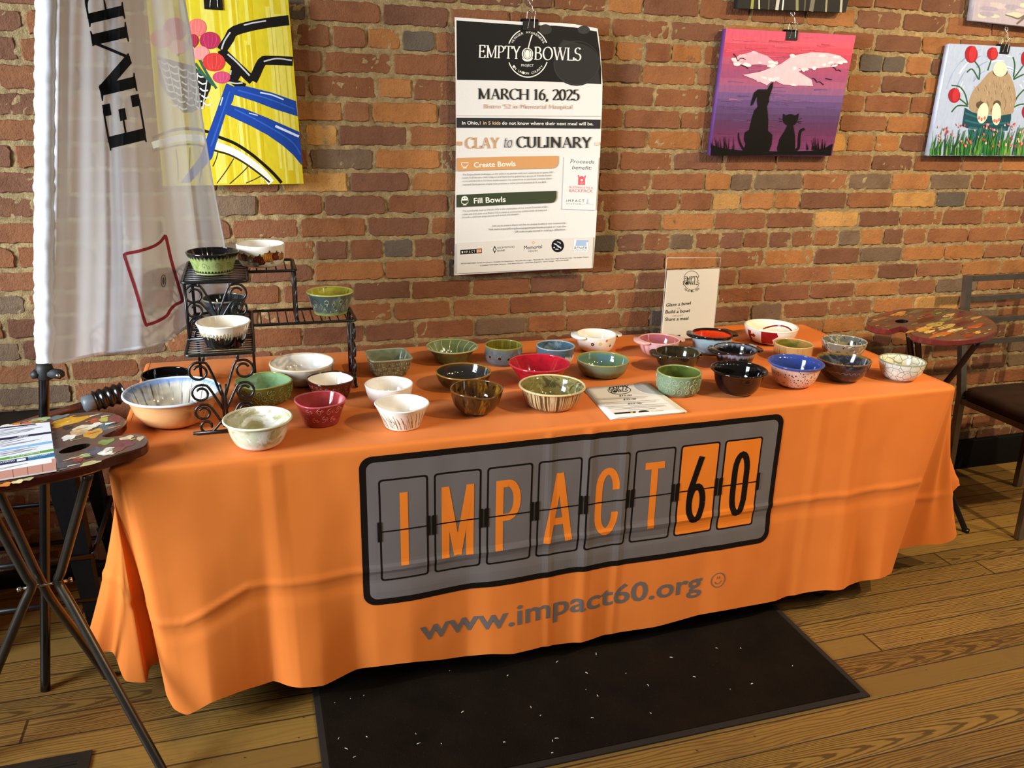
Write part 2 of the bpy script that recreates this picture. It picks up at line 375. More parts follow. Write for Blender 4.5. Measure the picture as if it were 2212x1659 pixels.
# every course seen in the photo: joints (photo x) with the kind of brick that follows each joint
ROWS = {
 -2: (0.5, [(1560,'r'),(1676,'r'),(1790,'r'),(1889,'r'),(1991,'d'),(2087,'d'),(2190,'r')], 12),
 -1: (0, [(1195,'r'),(1311,'o'),(1388,'d'),(1510,'r'),(1622,'r'),(1740,'o'),(1848,'d'),(1949,'d'),(2045,'m'),(2141,'r')], 20),
 0: (0, [(560,'k'),(665,'r'),(823,'d'),(971,'r'),(1100,'r'),(1215,'m'),(1321,'r'),(1449,'d'),(1567,'o'),(1690,'r'),(1790,'r'),(1889,'d'),(1990,'o'),(2070,'r')], 35),
 1: (0, [(560,'r'),(639,'r'),(716,'r'),(793,'o'),(868,'k'),(940,'m'),(1015,'r'),(1100,'d'),(1200,'r'),(1328,'o'),(1392,'r'),(1450,'o'),(1518,'m'),(1640,'r'),(1740,'r'),(1854,'k'),(1906,'k'),(1957,'o'),(2011,'d')], 80),
 2: (0, [(545,'r'),(698,'r'),(848,'r'),(1000,'d'),(1130,'r'),(1255,'d'),(1384,'m'),(1505,'m'),(1610,'r'),(1720,'r'),(1830,'m'),(1903,'d'),(1997,'o')], 137),
 3: (0, [(510,'r'),(662,'r'),(813,'o'),(891,'r'),(1040,'r'),(1170,'r'),(1290,'r'),(1414,'r'),(1533,'r'),(1650,'m'),(1760,'m'),(1868,'r'),(1965,'r')], 193),
 4: (0, [(590,'o'),(741,'m'),(802,'o'),(947,'d'),(1090,'r'),(1220,'r'),(1346,'r'),(1469,'r'),(1590,'r'),(1700,'r'),(1812,'m'),(1916,'o')], 246),
 5: (0, [(655,'y'),(730,'d'),(882,'m'),(1025,'r'),(1150,'r'),(1280,'r'),(1398,'o'),(1514,'m'),(1620,'r'),(1730,'y'),(1828,'o'),(1889,'o'),(1943,'d'),(2060,'r')], 300),
 6: (0, [(520,'r'),(667,'b'),(810,'o'),(952,'d'),(1090,'r'),(1215,'d'),(1337,'r'),(1453,'d'),(1563,'r'),(1675,'r'),(1784,'m'),(1882,'d'),(1973,'r'),(2075,'m'),(2162,'o')], 345),
 7: (0, [(470,'m'),(605,'y'),(753,'d'),(886,'o'),(1020,'r'),(1160,'r'),(1290,'r'),(1405,'r'),(1521,'o'),(1577,'b'),(1627,'b'),(1733,'m'),(1833,'b'),(1925,'o'),(2009,'b'),(2097,'r'),(2127,'m')], 393),
 8: (0, [(555,'r'),(698,'d'),(836,'r'),(972,'r'),(1110,'r'),(1260,'r'),(1400,'r'),(1467,'r'),(1538,'y'),(1600,'o'),(1672,'o'),(1728,'d'),(1829,'m'),(1926,'y'),(2020,'k'),(2085,'m'),(2169,'d')], 440),
 9: (0, [(500,'r'),(646,'m'),(792,'d'),(928,'m'),(1060,'r'),(1190,'r'),(1312,'m'),(1427,'o'),(1542,'r'),(1654,'r'),(1757,'y'),(1855,'d'),(1944,'m'),(2036,'r'),(2124,'m')], 480),
 10: (0, [(520,'r'),(604,'m'),(680,'d'),(753,'r'),(827,'k'),(893,'d'),(959,'d'),(1030,'r'),(1110,'r'),(1190,'r'),(1265,'k'),(1331,'d'),(1389,'r'),(1447,'b'),(1501,'r'),(1554,'d'),(1605,'r'),(1660,'d'),(1710,'r'),(1757,'m'),(1811,'b'),(1858,'o'),(1907,'d'),(1952,'m'),(2003,'m'),(2091,'m'),(2175,'m')], 520),
 11: (0, [(400,'r'),(540,'d'),(678,'o'),(829,'m'),(965,'k'),(983,'r'),(1091,'m'),(1211,'r'),(1325,'d'),(1435,'o'),(1549,'r'),(1651,'o'),(1757,'d'),(1856,'b'),(1948,'o'),(2039,'o'),(2125,'m')], 570),
 12: (0, [(460,'r'),(608,'r'),(761,'d'),(888,'r'),(1017,'r'),(1145,'d'),(1258,'m'),(1374,'d'),(1490,'r'),(1592,'r'),(1694,'m'),(1794,'o'),(1894,'d'),(1980,'m'),(2075,'o'),(2158,'o')], 615),
 13: (0, [(560,'r'),(700,'m'),(848,'m'),(976,'m'),(1100,'r'),(1219,'r'),(1330,'m'),(1440,'d'),(1550,'r'),(1649,'r'),(1748,'r'),(1846,'o'),(1940,'r'),(2020,'b'),(2110,'m')], 650),
 14: (0, [(360,'m'),(510,'r'),(652,'d'),(788,'d'),(898,'r'),(1024,'b'),(1137,'m'),(1222,'m'),(1340,'m'),(1404,'k'),(1440,'r'),(1530,'d'),(1620,'b'),(1690,'r'),(1790,'m'),(1884,'o'),(1973,'y'),(2070,'m')], 690),
 15: (0, [(300,'r'),(440,'r'),(590,'r'),(740,'r'),(900,'r'),(1060,'r'),(1179,'r'),(1300,'d'),(1404,'k'),(1450,'r'),(1560,'r'),(1700,'o'),(1776,'o'),(1870,'o'),(1973,'r'),(2070,'b')], 730),
}
def brick(bm, cl, x0, x1, z0, z1, kind):
    g = 0.0045
    x0 += g+R.uniform(-.0015, .0025); x1 -= g+R.uniform(-.0015, .0025); z0 += 0.0061+R.uniform(-.0018, .0022); z1 -= 0.0061+R.uniform(-.0018, .0022)
    if x1-x0 < 0.012: return
    w, h = x1-x0, z1-z0; tilt = R.uniform(-.004, .004)/max(w, .05); yy = -0.001-R.uniform(0, .004)
    nx, nz = max(3, int(w/.014)), 4; per = []
    chip = R.random() < 0.22 and R.choice([0, 1, 2, 3]); cr = R.uniform(.006, .02)
    for i in range(nx): per.append((x0+w*i/nx, z0))
    for i in range(nz): per.append((x1, z0+h*i/nz))
    for i in range(nx): per.append((x1-w*i/nx, z1))
    for i in range(nz): per.append((x0, z1-h*i/nz))
    corners = [(x0, z0), (x1, z0), (x1, z1), (x0, z1)]; q = []
    for k, (x, z) in enumerate(per):
        jx, jz = R.gauss(0, .0016), R.gauss(0, .0015)
        for ci, (cx, cz) in enumerate(corners):
            d = math.hypot(x-cx, z-cz); rad = cr if ci == chip and chip is not False else .004
            if d < rad: jx += ((x0+x1)/2-cx)/w*(rad-d)*1.0; jz += ((z0+z1)/2-cz)/h*(rad-d)*1.0
        q.append((x+jx, z+jz))
    cx, cz = (x0+x1)/2, (z0+z1)/2; c = lin(BC[kind]); v = R.uniform(-.10, .10); hu = R.uniform(-.06, .06)
    col = (c[0]*(1+v+hu*.5), c[1]*(1+v), c[2]*(1+v-hu), 1)
    def ring(ins, y): return [bm.verts.new((x+(cx-x)*min(1, ins/w*2), y(x, z) if callable(y) else y, z+(cz-z)*min(1, ins/h*2))) for x, z in q]
    yf = lambda x, z: yy+(x-cx)*tilt+R.gauss(0, .0004)
    a = ring(0, .02); b = ring(.0003, lambda x, z: yf(x, z)+.0028+R.uniform(0, .002)); d = ring(R.uniform(.002, .0038), yf)
    n = len(q); fs = []
    for A_, B_ in ((a, b), (b, d)):
        for k in range(n): fs.append(bm.faces.new((A_[k], A_[(k+1) % n], B_[(k+1) % n], B_[k])))
    fs.append(bm.faces.new(d))
    for f in fs:
        for l in f.loops: l[cl] = col
bm = bmesh.new(); cl = bm.loops.layers.float_color.new('Col')
KINDS = 'rrrrrrmmmddoob'
for k in range(-14, 26):
    zt = ZTOP-k*COURSE; zb = zt-COURSE
    known = ROWS.get(k); J = []
    if known:
        yk = known[2]
        zc = (zt+zb)/2
        for px, kd in known[1]:
            # the joint stands where the sight line at the course's middle height meets the wall
            y = yk
            for _ in range(6):
                p = on(px, y, 1, 0.0); y += (p.z-zc)*F/2.9
            J.append((p.x, kd))
    else:
        x = R.uniform(-.1, .1); J = []
        header = R.random() < .15
        while x < 4.5: J.append((x, R.choice(KINDS))); x += R.uniform(.1, .11) if header else R.uniform(.198, .215)
    while J[0][0] > -1.9: J.insert(0, (J[0][0]-(R.uniform(.198, .215) if R.random() < .85 else .105), R.choice('rrrrddrrmrdb')))
    while J[-1][0] < 5.2: J.append((J[-1][0]+R.uniform(.198, .215), R.choice(KINDS)))
    dz = R.uniform(-.0015, .0015)
    for (xa, kd), (xb, _) in zip(J, J[1:]): brick(bm, cl, xa, xb, zb+dz, zt+dz, kd)
g = G('old_red_brick', 0.9, 0.25)
base = g.n('VertexColor', layer_name='Col').outputs[0]; v = g.coord()
n1 = g.noise(v, 9, 5, .6); n2 = g.noise(v, 60, 6, .65); n3 = g.noise(v, 220, 3, .6); n4 = g.noise(v, 22, 5, .6)
c = g.mix(1.0, base, g.ramp(n1, [(.3, (.78, .72, .7)), (.5, (1, 1, 1)), (.72, (1.15, 1.12, 1.05))]), 'MULTIPLY')
c = g.mix(g.step(n2, .60, .78), c, '#6a4a3a'); c = g.mix(g.step(n4, .62, .80), c, '#5a4438')
c = g.mix(g.math('MULTIPLY', g.step(n2, .30, .18), .55), c, '#b09a80')
c = g.mix(g.math('MULTIPLY', g.step(n3, .60, .72), .5), c, '#3d2a20'); c = g.mix(g.math('MULTIPLY', g.step(n3, .34, .22), .4), c, '#b98a66')
g.color(c); g.bump(g.math('ADD', g.math('MULTIPLY', n1, .6), g.math('ADD', g.math('MULTIPLY', n2, .8), g.math('MULTIPLY', n3, .4))), .005, 1.0)
M_BRICK = g.m
# mortar bed: a rough relief set back behind the brick faces
g = G('sandy_mortar', 0.95, 0.2); v = g.coord()
n1 = g.noise(v, 45, 6, .7); n2 = g.noise(v, 200, 4, .7); n3 = g.noise(v, 6, 3)
c = g.ramp(n1, [(.2, '#5f4e36'), (.4, '#8e7853'), (.6, '#a89168'), (.8, '#c2ac82')])
c = g.mix(g.step(n2, .62, .72), c, '#dccfb0'); c = g.mix(g.math('MULTIPLY', g.step(n2, .40, .30), .8), c, '#4a3b2a'); c = g.mix(g.step(g.noise(v, 90, 4, .7), .66, .74), c, '#2c2118')
c = g.mix(1.0, c, g.ramp(n3, [(.3, (.82, .82, .84)), (.7, (1.1, 1.08, 1.02))]), 'MULTIPLY')
g.color(c); g.bump(g.math('ADD', n1, g.math('MULTIPLY', n2, .5)), .007, 1.0); M_MORTAR = g.m
nb = len(bm.faces)
from mathutils import noise as mnoise
NX, NZ = 880, 350; grid = []
for i in range(NX+1):
    x = -1.9+7.0*i/NX; col_ = []
    for j in range(NZ+1):
        z = -0.02+2.88*j/NZ
        col_.append(bm.verts.new((x, 0.0012+0.0045*mnoise.noise((x*38, 0, z*38))+0.0038*mnoise.noise((x*95, 3, z*95)), z)))
    grid.append(col_)
for i in range(NX):
    for j in range(NZ): bm.faces.new((grid[i][j], grid[i+1][j], grid[i+1][j+1], grid[i][j+1])).material_index = 1
wall = obj('wall_back', bm, [M_BRICK, M_MORTAR], smooth=False); tag(wall, kind='structure')
for p in wall.data.polygons: p.use_smooth = p.material_index == 1

# ------------------------------------------------------------------ floor, skirting
g = G('worn_pine_boards', 0.42, 0.4); v = g.coord()
sp = g.n('SeparateXYZ', i0=v); X, Y = sp.outputs[0], sp.outputs[1]
PW = 0.0885
row = g.math('FLOOR', g.math('DIVIDE', Y, PW)); fy = g.math('FRACT', g.math('DIVIDE', Y, PW))
rnd = g.n('TexWhiteNoise', noise_dimensions='1D', iW=row).outputs[0]
xs = g.math('ADD', X, g.math('MULTIPLY', rnd, 7.3)); seg = g.math('FLOOR', g.math('DIVIDE', xs, 3.1)); fx = g.math('FRACT', g.math('DIVIDE', xs, 3.1))
pid = g.n('TexWhiteNoise', noise_dimensions='2D', iVector=g.n('CombineXYZ', i0=row, i1=seg).outputs[0])
off = g.n('VectorMath', operation='SCALE', i0=pid.outputs[1], iScale=9.0).outputs[0]
gv = g.n('VectorMath', operation='ADD', i0=g.n('CombineXYZ', i0=g.math('MULTIPLY', X, 1.1), i1=g.math('MULTIPLY', Y, 9.0), i2=0.0).outputs[0], i1=off).outputs[0]
swirl = g.noise(gv, 1.5, 2, .5)
rings = g.n('TexWave', wave_type='BANDS', bands_direction='Y', iVector=gv, iScale=g.math('ADD', 1.5, g.math('MULTIPLY', pid.outputs[0], 4.0)), iDistortion=14.0, iDetail=2.0, iDetail_Scale=0.8).outputs[1]
cath = g.n('TexWave', wave_type='RINGS', rings_direction='Z', iVector=g.n('VectorMath', operation='ADD', i0=g.n('CombineXYZ', i0=g.math('MULTIPLY', X, .55), i1=g.math('MULTIPLY', g.math('SUBTRACT', fy, .35), 1.1)).outputs[0], i1=g.n('CombineXYZ', i0=g.math('MULTIPLY', g.math('FLOOR', g.math('MULTIPLY', X, .8)), -.6)).outputs[0]).outputs[0], iScale=5.5, iDistortion=2.4, iDetail=2.0, iDetail_Scale=2.2).outputs[1]
fine = g.noise(g.n('CombineXYZ', i0=g.math('MULTIPLY', X, 5), i1=g.math('MULTIPLY', Y, 190), i2=row).outputs[0], 1.0, 4)
c = g.ramp(pid.outputs[0], [(0, '#6a5026'), (.35, '#8d6c32'), (.7, '#7a5a28'), (1, '#9c7a3c')])
c = g.mix(g.math('MULTIPLY', g.step(rings, .52, .95), g.math('MULTIPLY', g.step(pid.outputs[0], .1, .8), .95)), c, '#4d3218')
c = g.mix(g.math('MULTIPLY', g.step(fine, .5, .8), .45), c, '#5c3d1e')
c = g.mix(g.math('MULTIPLY', g.step(cath, .55, .85), g.math('MULTIPLY', g.step(rnd, .66, .70), .8)), c, '#3f2810')
blot = g.noise(g.coord(), 4.5, 6, .6); c = g.mix(g.math('MULTIPLY', g.step(blot, .5, .72), .45), c, '#5a4122')
spots = g.noise(g.coord(), 60, 3, .5); c = g.mix(g.step(spots, .71, .76), c, '#33210f')
fyw = g.math('ADD', fy, g.math('MULTIPLY', g.math('SUBTRACT', g.noise(g.coord(), 14, 3), .5), .05)); edge = g.math('MINIMUM', g.math('ABSOLUTE', fyw), g.math('ABSOLUTE', g.math('SUBTRACT', 1.0, fyw))); seam = g.math('SUBTRACT', 1.0, g.step(edge, .010, .045))
seam = g.math('MAXIMUM', seam, g.math('SUBTRACT', 1.0, g.step(g.math('MINIMUM', fx, g.math('SUBTRACT', 1.0, fx)), .0006, .0016)))
c = g.mix(g.math('MULTIPLY', seam, .85), c, '#241608'); g.color(c)
g.set('Roughness', g.math('ADD', .34, g.math('MULTIPLY', blot, .25)))
g.bump(g.math('SUBTRACT', g.math('MULTIPLY', fine, .25), seam), .0015, .7); M_FLOOR = g.m
bm = bmesh.new(); box(bm, -1.9, 5.1, -4.2, 0.012, -0.05, 0.0); tag(obj('floor', bm, M_FLOOR, smooth=False), kind='structure')
bm = bmesh.new(); box(bm, 1.2, 5.1, -0.024, 0.006, 0.0005, 0.14, bev=.004); tag(obj('baseboard_back', bm, plain('matte_black_paint', '#0a0908', .7, .15)), kind='structure')
bm = bmesh.new(); box(bm, -1.9, 0.5, -0.024, 0.006, 0.0005, 0.055, bev=.004); tag(obj('baseboard_left', bm, M_BLACK), kind='structure')
# ------------------------------------------------------------------ folding table under its cloth
TT = 0.742                                # top of the cloth
def yfront(x): return -0.872+0.050*x/2.44  # the table stands a touch askew to the wall
t = thing('folding_table', 'long folding table hidden under the orange cloth, only its dark feet showing', 'table', (1.22, -.45, 0))
M_TTOP = plain('grey_plastic', '#77716a', .5); 
def tl(p): return (p[0]-1.22, p[1]+.45, p[2])
bm = bmesh.new(); b = bmesh.new()
vs = [(0.012, yfront(0)+.012), (2.428, yfront(2.44)+.012), (2.428, -.04), (.012, -.04)]
top = [b.verts.new(tl((x, y, TT-.004))) for x, y in vs]; bot = [b.verts.new(tl((x, y, TT-.045))) for x, y in vs]
b.faces.new(top); b.faces.new(bot[::-1])
for i in range(4): b.faces.new((top[i], bot[i], bot[(i+1) % 4], top[(i+1) % 4]))
bmesh.ops.bevel(b, geom=list(b.edges), offset=.008, segments=2, affect='EDGES'); join(bm, b)
obj('tabletop', bm, M_TTOP, t)
for x, y in ((.15, -.70), (.15, -.16), (2.10, -.74), (2.10, -.16)):
    bm = bmesh.new(); tube(bm, [tl((x+(.06 if x > 1 else -.05)*0, y, TT-.05)), tl((x, y, .02)), tl((x, y, 0.0))], .0165, 12)
    lg = obj('leg', bm, M_BLACK, t)
    bm = bmesh.new(); tube(bm, [tl((x, y, .028)), tl((x, y, .0005))], .0205, 12); obj('foot_cap', bm, M_BLACK, lg)
for x in (.15, 2.10):
    bm = bmesh.new(); tube(bm, [tl((x, -.71, .3)), tl((x, -.16, .3))], .011, 10); obj('leg_brace', bm, M_BLACK, t)

# ------------------------------------------------------------------ orange tablecloth
def smooth01(a, b, x):
    t_ = min(1, max(0, (x-a)/(b-a))); return t_*t_*(3-2*t_)
def edge_pt(s):
    """walk along the table edge: s in 0..1 left side (back to front), 1..1.2 corner, 1.2..3.2 front, 3.2..3.4 corner, 3.4..4.4 right side"""
    rc = .03
    if s < 1: return Vector((0, -.03+(yfront(0)+rc+.03)*s, 0)), Vector((-1, 0, 0))
    if s < 1.2:
        a = math.pi+(s-1)/.2*math.pi/2; c_ = Vector((rc, yfront(0)+rc, 0)); n = Vector((math.cos(a), math.sin(a), 0)); return c_+n*rc, n
    if s < 3.2:
        x = rc+(2.44-2*rc)*(s-1.2)/2; return Vector((x, yfront(x), 0)), Vector((0, -1, 0))
    if s < 3.4:
        a = 1.5*math.pi+(s-3.2)/.2*math.pi/2; c_ = Vector((2.44-rc, yfront(2.44)+rc, 0)); n = Vector((math.cos(a), math.sin(a), 0)); return c_+n*rc, n
    return Vector((2.44, yfront(2.44)+rc+(-.03-yfront(2.44)-rc)*(s-3.4), 0)), Vector((1, 0, 0))
def sx(x): return 1.2+2*(x-.03)/(2.38)
HEM = [(0, (-.03, -.05, .10)), (.4, (-.09, -.34, .10)), (.72, (-.163, -.562, .12)), (.80, (-.143, -.582, .09)), (.86, (-.10, -.585, .08)),
       (.93, (-.070, -.66, .06)), (.97, (-.057, -.682, .05)), (1.03, (-.005, -.70, .05)), (1.07, (.000, -.655, .06)), (1.11, (.034, -.66, .08)),
       (1.16, (.045, -.74, .085)), (1.20, (.056, -.82, .092)), (sx(.045), (.075, -.862, .078)), (sx(.085), (.108, -.885, .07))]
for px, py, dy in [(457,1516.5,-.03),(516.5,1494.6,-.012),(565,1480,.006),(592,1472,.012),(620,1481,-.012),(651.6,1487,-.035),(700,1483,-.036),(771,1449,.0),(820,1441,-.012),(890,1431,-.016),(950,1424,.0),
                   (1008,1415,.012),(1060,1411,-.008),(1108,1411,-.014),(1175,1396,-.006),(1222,1391,.002),(1269,1386,-.006),(1312,1372,.008),(1412,1353,.0),(1507,1327,.004),(1548,1320,-.004),(1675,1300,.0),(1706,1288,.01),(1778,1276,-.012),
                   (1820,1273,-.02),(1832,1264,.01),(1857,1254,.014),(1897,1248,-.004)]:
    y0 = yfront(1.2)-.012; p = on(px, py, 1, y0); p = on(px, py, 1, yfront(p.x)-.012+dy); HEM.append((sx(min(p.x, 2.33)), tuple(p)))
HEM += [(3.19, (2.318, -.815, .092)), (3.22, (2.345, -.792, .10)), (3.25, (2.405, -.735, .12)), (3.29, (2.50, -.75, .135)), (3.33, (2.58, -.75, .125)),
        (3.37, (2.625, -.755, .137)), (3.40, (2.64, -.75, .16)), (3.43, (2.60, -.685, .21)), (3.47, (2.675, -.68, .30)), (3.51, (2.70, -.66, .30)), (3.56, (2.62, -.52, .29)), (3.8, (2.54, -.3, .24)), (4.4, (2.5, -.03, .20))]
HEM.sort(key=lambda h: h[0])
def hem(s):
    for i in range(len(HEM)-1):
        a, b_ = HEM[i], HEM[i+1]
        if s <= b_[0]:
            P = [Vector(HEM[min(max(k, 0), len(HEM)-1)][1]) for k in (i-1, i, i+1, i+2)]; S = [HEM[min(max(k, 0), len(HEM)-1)][0] for k in (i-1, i, i+1, i+2)]
            h_ = S[2]-S[1]; t_ = (s-S[1])/h_ if h_ > 0 else 0
            m1 = (P[2]-P[0])/max(S[2]-S[0], 1e-6)*h_*.6; m2 = (P[3]-P[1])/max(S[3]-S[1], 1e-6)*h_*.6
            t2, t3 = t_*t_, t_**3
            return P[1]*(2*t3-3*t2+1)+m1*(t3-2*t2+t_)+P[2]*(-2*t3+3*t2)+m2*(t3-t2)
    return Vector(HEM[-1][1])
ER = .011
xa = on(1268, 1150, 1, -.86).x; xb = on(1188, 1150, 1, -.86).x; xc = on(1345, 1100, 1, -.86).x; xd = on(1700, 1000, 1, -.86).x
zcl = [(0.05, on(350, 1353, 1, -.88).z), (on(397, 1346, 1, -.88).x, on(397, 1346, 1, -.88).z), (on(536, 1274, 1, -.88).x, on(536, 1274, 1, -.88).z), (on(700, 1254, 1, -.88).x, on(700, 1254, 1, -.88).z)]
zr = on(1760, 1085, 1, -.86).z
def crease_z(x):
    for (x0, z0), (x1, z1) in zip(zcl, zcl[1:]):
        if x <= x1: return z0+(z1-z0)*max(0, (x-x0)/(x1-x0))
    return zcl[-1][1]+(zr-zcl[-1][1])*min(1, (x-zcl[-1][0])/1.5)
def tri(d, w): return max(0.0, 1-abs(d)/w)
def skirt(s, t_):
    """t_ 0 at the table edge, 1 at the hem"""
    e, n = edge_pt(s); hm = hem(s)
    p0 = Vector((e.x, e.y, TT-ER))
    p = p0.lerp(hm, t_)
    # the cloth leaves the edge steeply and flares lower down
    bow = 4*t_*(1-t_)
    p -= n*bow*.25*min(.06, max(0, (hm-p0).dot(n)))
    x, z = p.x, p.z
    if 1.2 <= s <= 3.2:
        q = 0.0
        for xk, w, a in ((xa, .022, .0045), (xb, .018, .003), (xc, .02, .0035), (xd+.12, .03, .004), (2.06, .03, .004), (.36, .03, .003)): q += a*tri(x-xk+(.02*(z-.4) if a < .0032 else 0), w)
        q += .004*tri(z-crease_z(x), .014)-.003*tri(z-crease_z(x)+.035, .03)
        q += .0026*mnoise.noise((x*5.2, z*2.1, 1.0))+.0012*mnoise.noise((x*14, z*9, 4.0))+.006*mnoise.noise((x*2.4, z*.7, 8.0))*t_
        q += .004*smooth01(.0, .25, t_)*math.sin(x*9.0+z*3)*t_
        p += n*q
    else:
        p += n*(.003*mnoise.noise((p.x*9, p.y*9, z*4))*t_+.004*tri(z-.33, .02))
    return p
bm = bmesh.new()
NXT, NYT = 200, 64; ridge = [(-.2, .742), (.14, .742), (.224, .743), (.376, .742), (.624, .741), (.871, .745), (1.278, .742), (1.6, .742), (1.75, .742), (1.908, .744), (2.108, .757), (2.3, .752), (2.44, .742)]
def rz(x):
    for (x0, z0), (x1, z1) in zip(ridge, ridge[1:]):
        if x <= x1: return z0+(z1-z0)*smooth01(x0, x1, x)
    return .742
g_ = []
for i in range(NXT+1):
    row_ = []
    for j in range(NYT+1):
        u, v_ = i/NXT, j/NYT; x = ER+(2.44-2*ER)*u; yf = yfront(x)+ER; y = yf+(-.03-yf)*v_
        # round the two front corners
        for cx_ in (.03, 2.41):
            ax, ay = (cx_-x if cx_ < 1 else x-cx_), (yfront(cx_)+.03-y)
            if ax > 0 and ay > 0:
                k = max(ax, ay)/math.hypot(ax, ay); x = cx_-(ax*k) if cx_ < 1 else cx_+ax*k; y = yfront(cx_)+.03-ay*k
        z = TT+.0008*mnoise.noise((x*6, y*6, 0))+.0004*mnoise.noise((x*20, y*16, 5))
        z += .0015*(tri(x-xa-.006, .012)+tri(x-xc, .012)+.6*tri(x-xb, .012))*smooth01(-.60, -.8, y)+.0012*tri(y+.62-.01*math.sin(x*4), .02)*(.3 < x < 1.5)
        z += (rz(x)-TT)*smooth01(-.12, -.035, y)
        row_.append(bm.verts.new((x, y, z)))
    g_.append(row_)
for i in range(NXT):
    for j in range(NYT): bm.faces.new((g_[i][j], g_[i+1][j], g_[i+1][j+1], g_[i][j+1]))
# back hem tucked down behind the table
prev = None
for i in range(NXT+1):
    p = g_[i][NYT].co; a = bm.verts.new((p.x, -.017, p.z-.012)); b_ = bm.verts.new((p.x, -.015, .52))
    if prev: bm.faces.new((g_[i-1][NYT], g_[i][NYT], a, prev[0])); bm.faces.new((prev[0], a, b_, prev[1]))
    prev = (a, b_)
S = []
s = 0.0
while s <= 4.4001: S.append(s); s += (.008 if 1.0 <= s < 1.2 or 3.2 <= s < 3.6 else .0045 if 1.2 <= s < 3.2 else .011)
NR = 84; prev = None
for s in S:
    e, n = edge_pt(s); col_ = [bm.verts.new((e.x-n.x*(ER+.004), e.y-n.y*(ER+.004), TT+.0006))]
    for k in range(5):
        a = math.pi/2*k/4*.98; col_.append(bm.verts.new((e.x-n.x*ER*(1-math.sin(a)), e.y-n.y*ER*(1-math.sin(a)), TT+.0004-ER*(1-math.cos(a)))))
    for k in range(1, NR+1): col_.append(bm.verts.new(skirt(s, k/NR)))
    if prev:
        for a, b_, c_, d_ in zip(prev, prev[1:], col_[1:], col_): bm.faces.new((a, b_, c_, d_))
    prev = col_
g = G('orange_polyester', .62, .25); v = g.coord()
n1 = g.noise(v, 700, 2); n2 = g.noise(v, 3.5, 4)
g.color(g.ramp(n2, [(.25, '#d37128'), (.75, '#dc7930')])); g.bump(n1, .0003, .35); g.b.inputs['Sheen Weight'].default_value = .12; g.b.inputs['Sheen Roughness'].default_value = .5
g.b.inputs['Sheen Tint'].default_value = (1, .7, .45, 1)
M_CLOTH = g.m
bmesh.ops.recalc_face_normals(bm, faces=bm.faces)
cloth = obj('tablecloth', bm, M_CLOTH)
tag(cloth, 'orange tablecloth printed with a grey panel of split-flap letters, draped over the long table', 'tablecloth')

# the print on the front of the cloth
FS = [1.2+2.0*i/420 for i in range(421)]; FT = [[skirt(s_, j/120) for j in range(121)] for s_ in FS]
def col_at(i, z):
    c_ = FT[i]; lo, hi = 0, 120
    while hi-lo > 1:
        m_ = (lo+hi)//2
        if c_[m_].z > z: lo = m_
        else: hi = m_
    d_ = c_[lo].z-c_[hi].z; k = (c_[lo].z-z)/d_ if abs(d_) > 1e-9 else 0
    return c_[lo].lerp(c_[hi], min(1, max(0, k)))
def front_pt(x, z):
    f_ = (sx(x)-1.2)/2*420
    for _ in range(3):
        i = min(419, max(0, int(f_))); p = col_at(i, z).lerp(col_at(i+1, z), f_-i); f_ += (x-p.x)/2.38*420
    return p
def cloth_front(x, z, lift):
    """(x, height) -> a point just in front of the hanging cloth"""
    p = front_pt(x, z)
    if not lift: return p
    n = (front_pt(x+.006, z)-front_pt(x-.006, z)).cross(front_pt(x, z+.006)-front_pt(x, z-.006)).normalized()
    if n.y > 0: n = -n
    return p+n*lift
def cz(px, py):
    p = on(px, py, 1, -.862)
    for _ in range(3): p = on(px, py, 1, yfront(p.x)-.014)
    return (p.x, p.z)
INK_GREY, INK_BLACK, INK_ORANGE = '#6a6260', '#17110d', '#e07a28'
ink = Ink(lift=.0007); ink2 = Ink(lift=.0007)
def rrect(x0, z0, x1, z1, r, n=6):
    P = []
    for cx_, cz_, a0 in ((x1-r, z1-r, 0), (x0+r, z1-r, 90), (x0+r, z0+r, 180), (x1-r, z0+r, 270)):
        for k in range(n+1):
            a = math.radians(a0+90*k/n); P.append((cx_+r*math.cos(a), cz_+r*math.sin(a)))
    return P
LX0, LX1, LZ0, LZ1 = .560, 1.795, .297, .716
ink.poly(rrect(LX0, LZ0, LX1, LZ1, .032), INK_BLACK, .9); ink.poly(rrect(LX0+.017, LZ0+.017, LX1-.017, LZ1-.017, .02), INK_GREY, 1.5)
glyph = {  # uniform strokes in a 1 x 1 box
 'I': [[(.5,0),(.5,1)]], 'M': [[(.13,0),(.13,1)],[(.87,0),(.87,1)],[(.13,.98),(.5,.02)],[(.87,.98),(.5,.02)]],
 'P': [[(.14,0),(.14,1)],[(.14,.95),(.5,.95)]+A(.5,.71,.36,.24,90,-90)+[(.14,.47)]], 'A': [[(.08,0),(.5,1)],[(.92,0),(.5,1)],[(.24,.3),(.76,.3)]],
 'C': [A(.5,.69,.36,.26,-5,180,12)+A(.5,.31,.36,.26,180,365,12)], 'T': [[(.5,0),(.5,1)],[(.04,.95),(.96,.95)]],
 '6': [A(.5,.29,.36,.26,0,360,22),[(.14,.32),(.16,.5),(.62,1.0)]], '0': [A(.5,.69,.36,.27,0,180,12)+A(.5,.31,.36,.27,180,360,12)+[(.86,.69)]]}
TZ0, TZ1 = .364, .651; LWID = {'I': .021, 'M': .090, 'P': .068, 'A': .078, 'C': .072, 'T': .066, '6': .062, '0': .056}
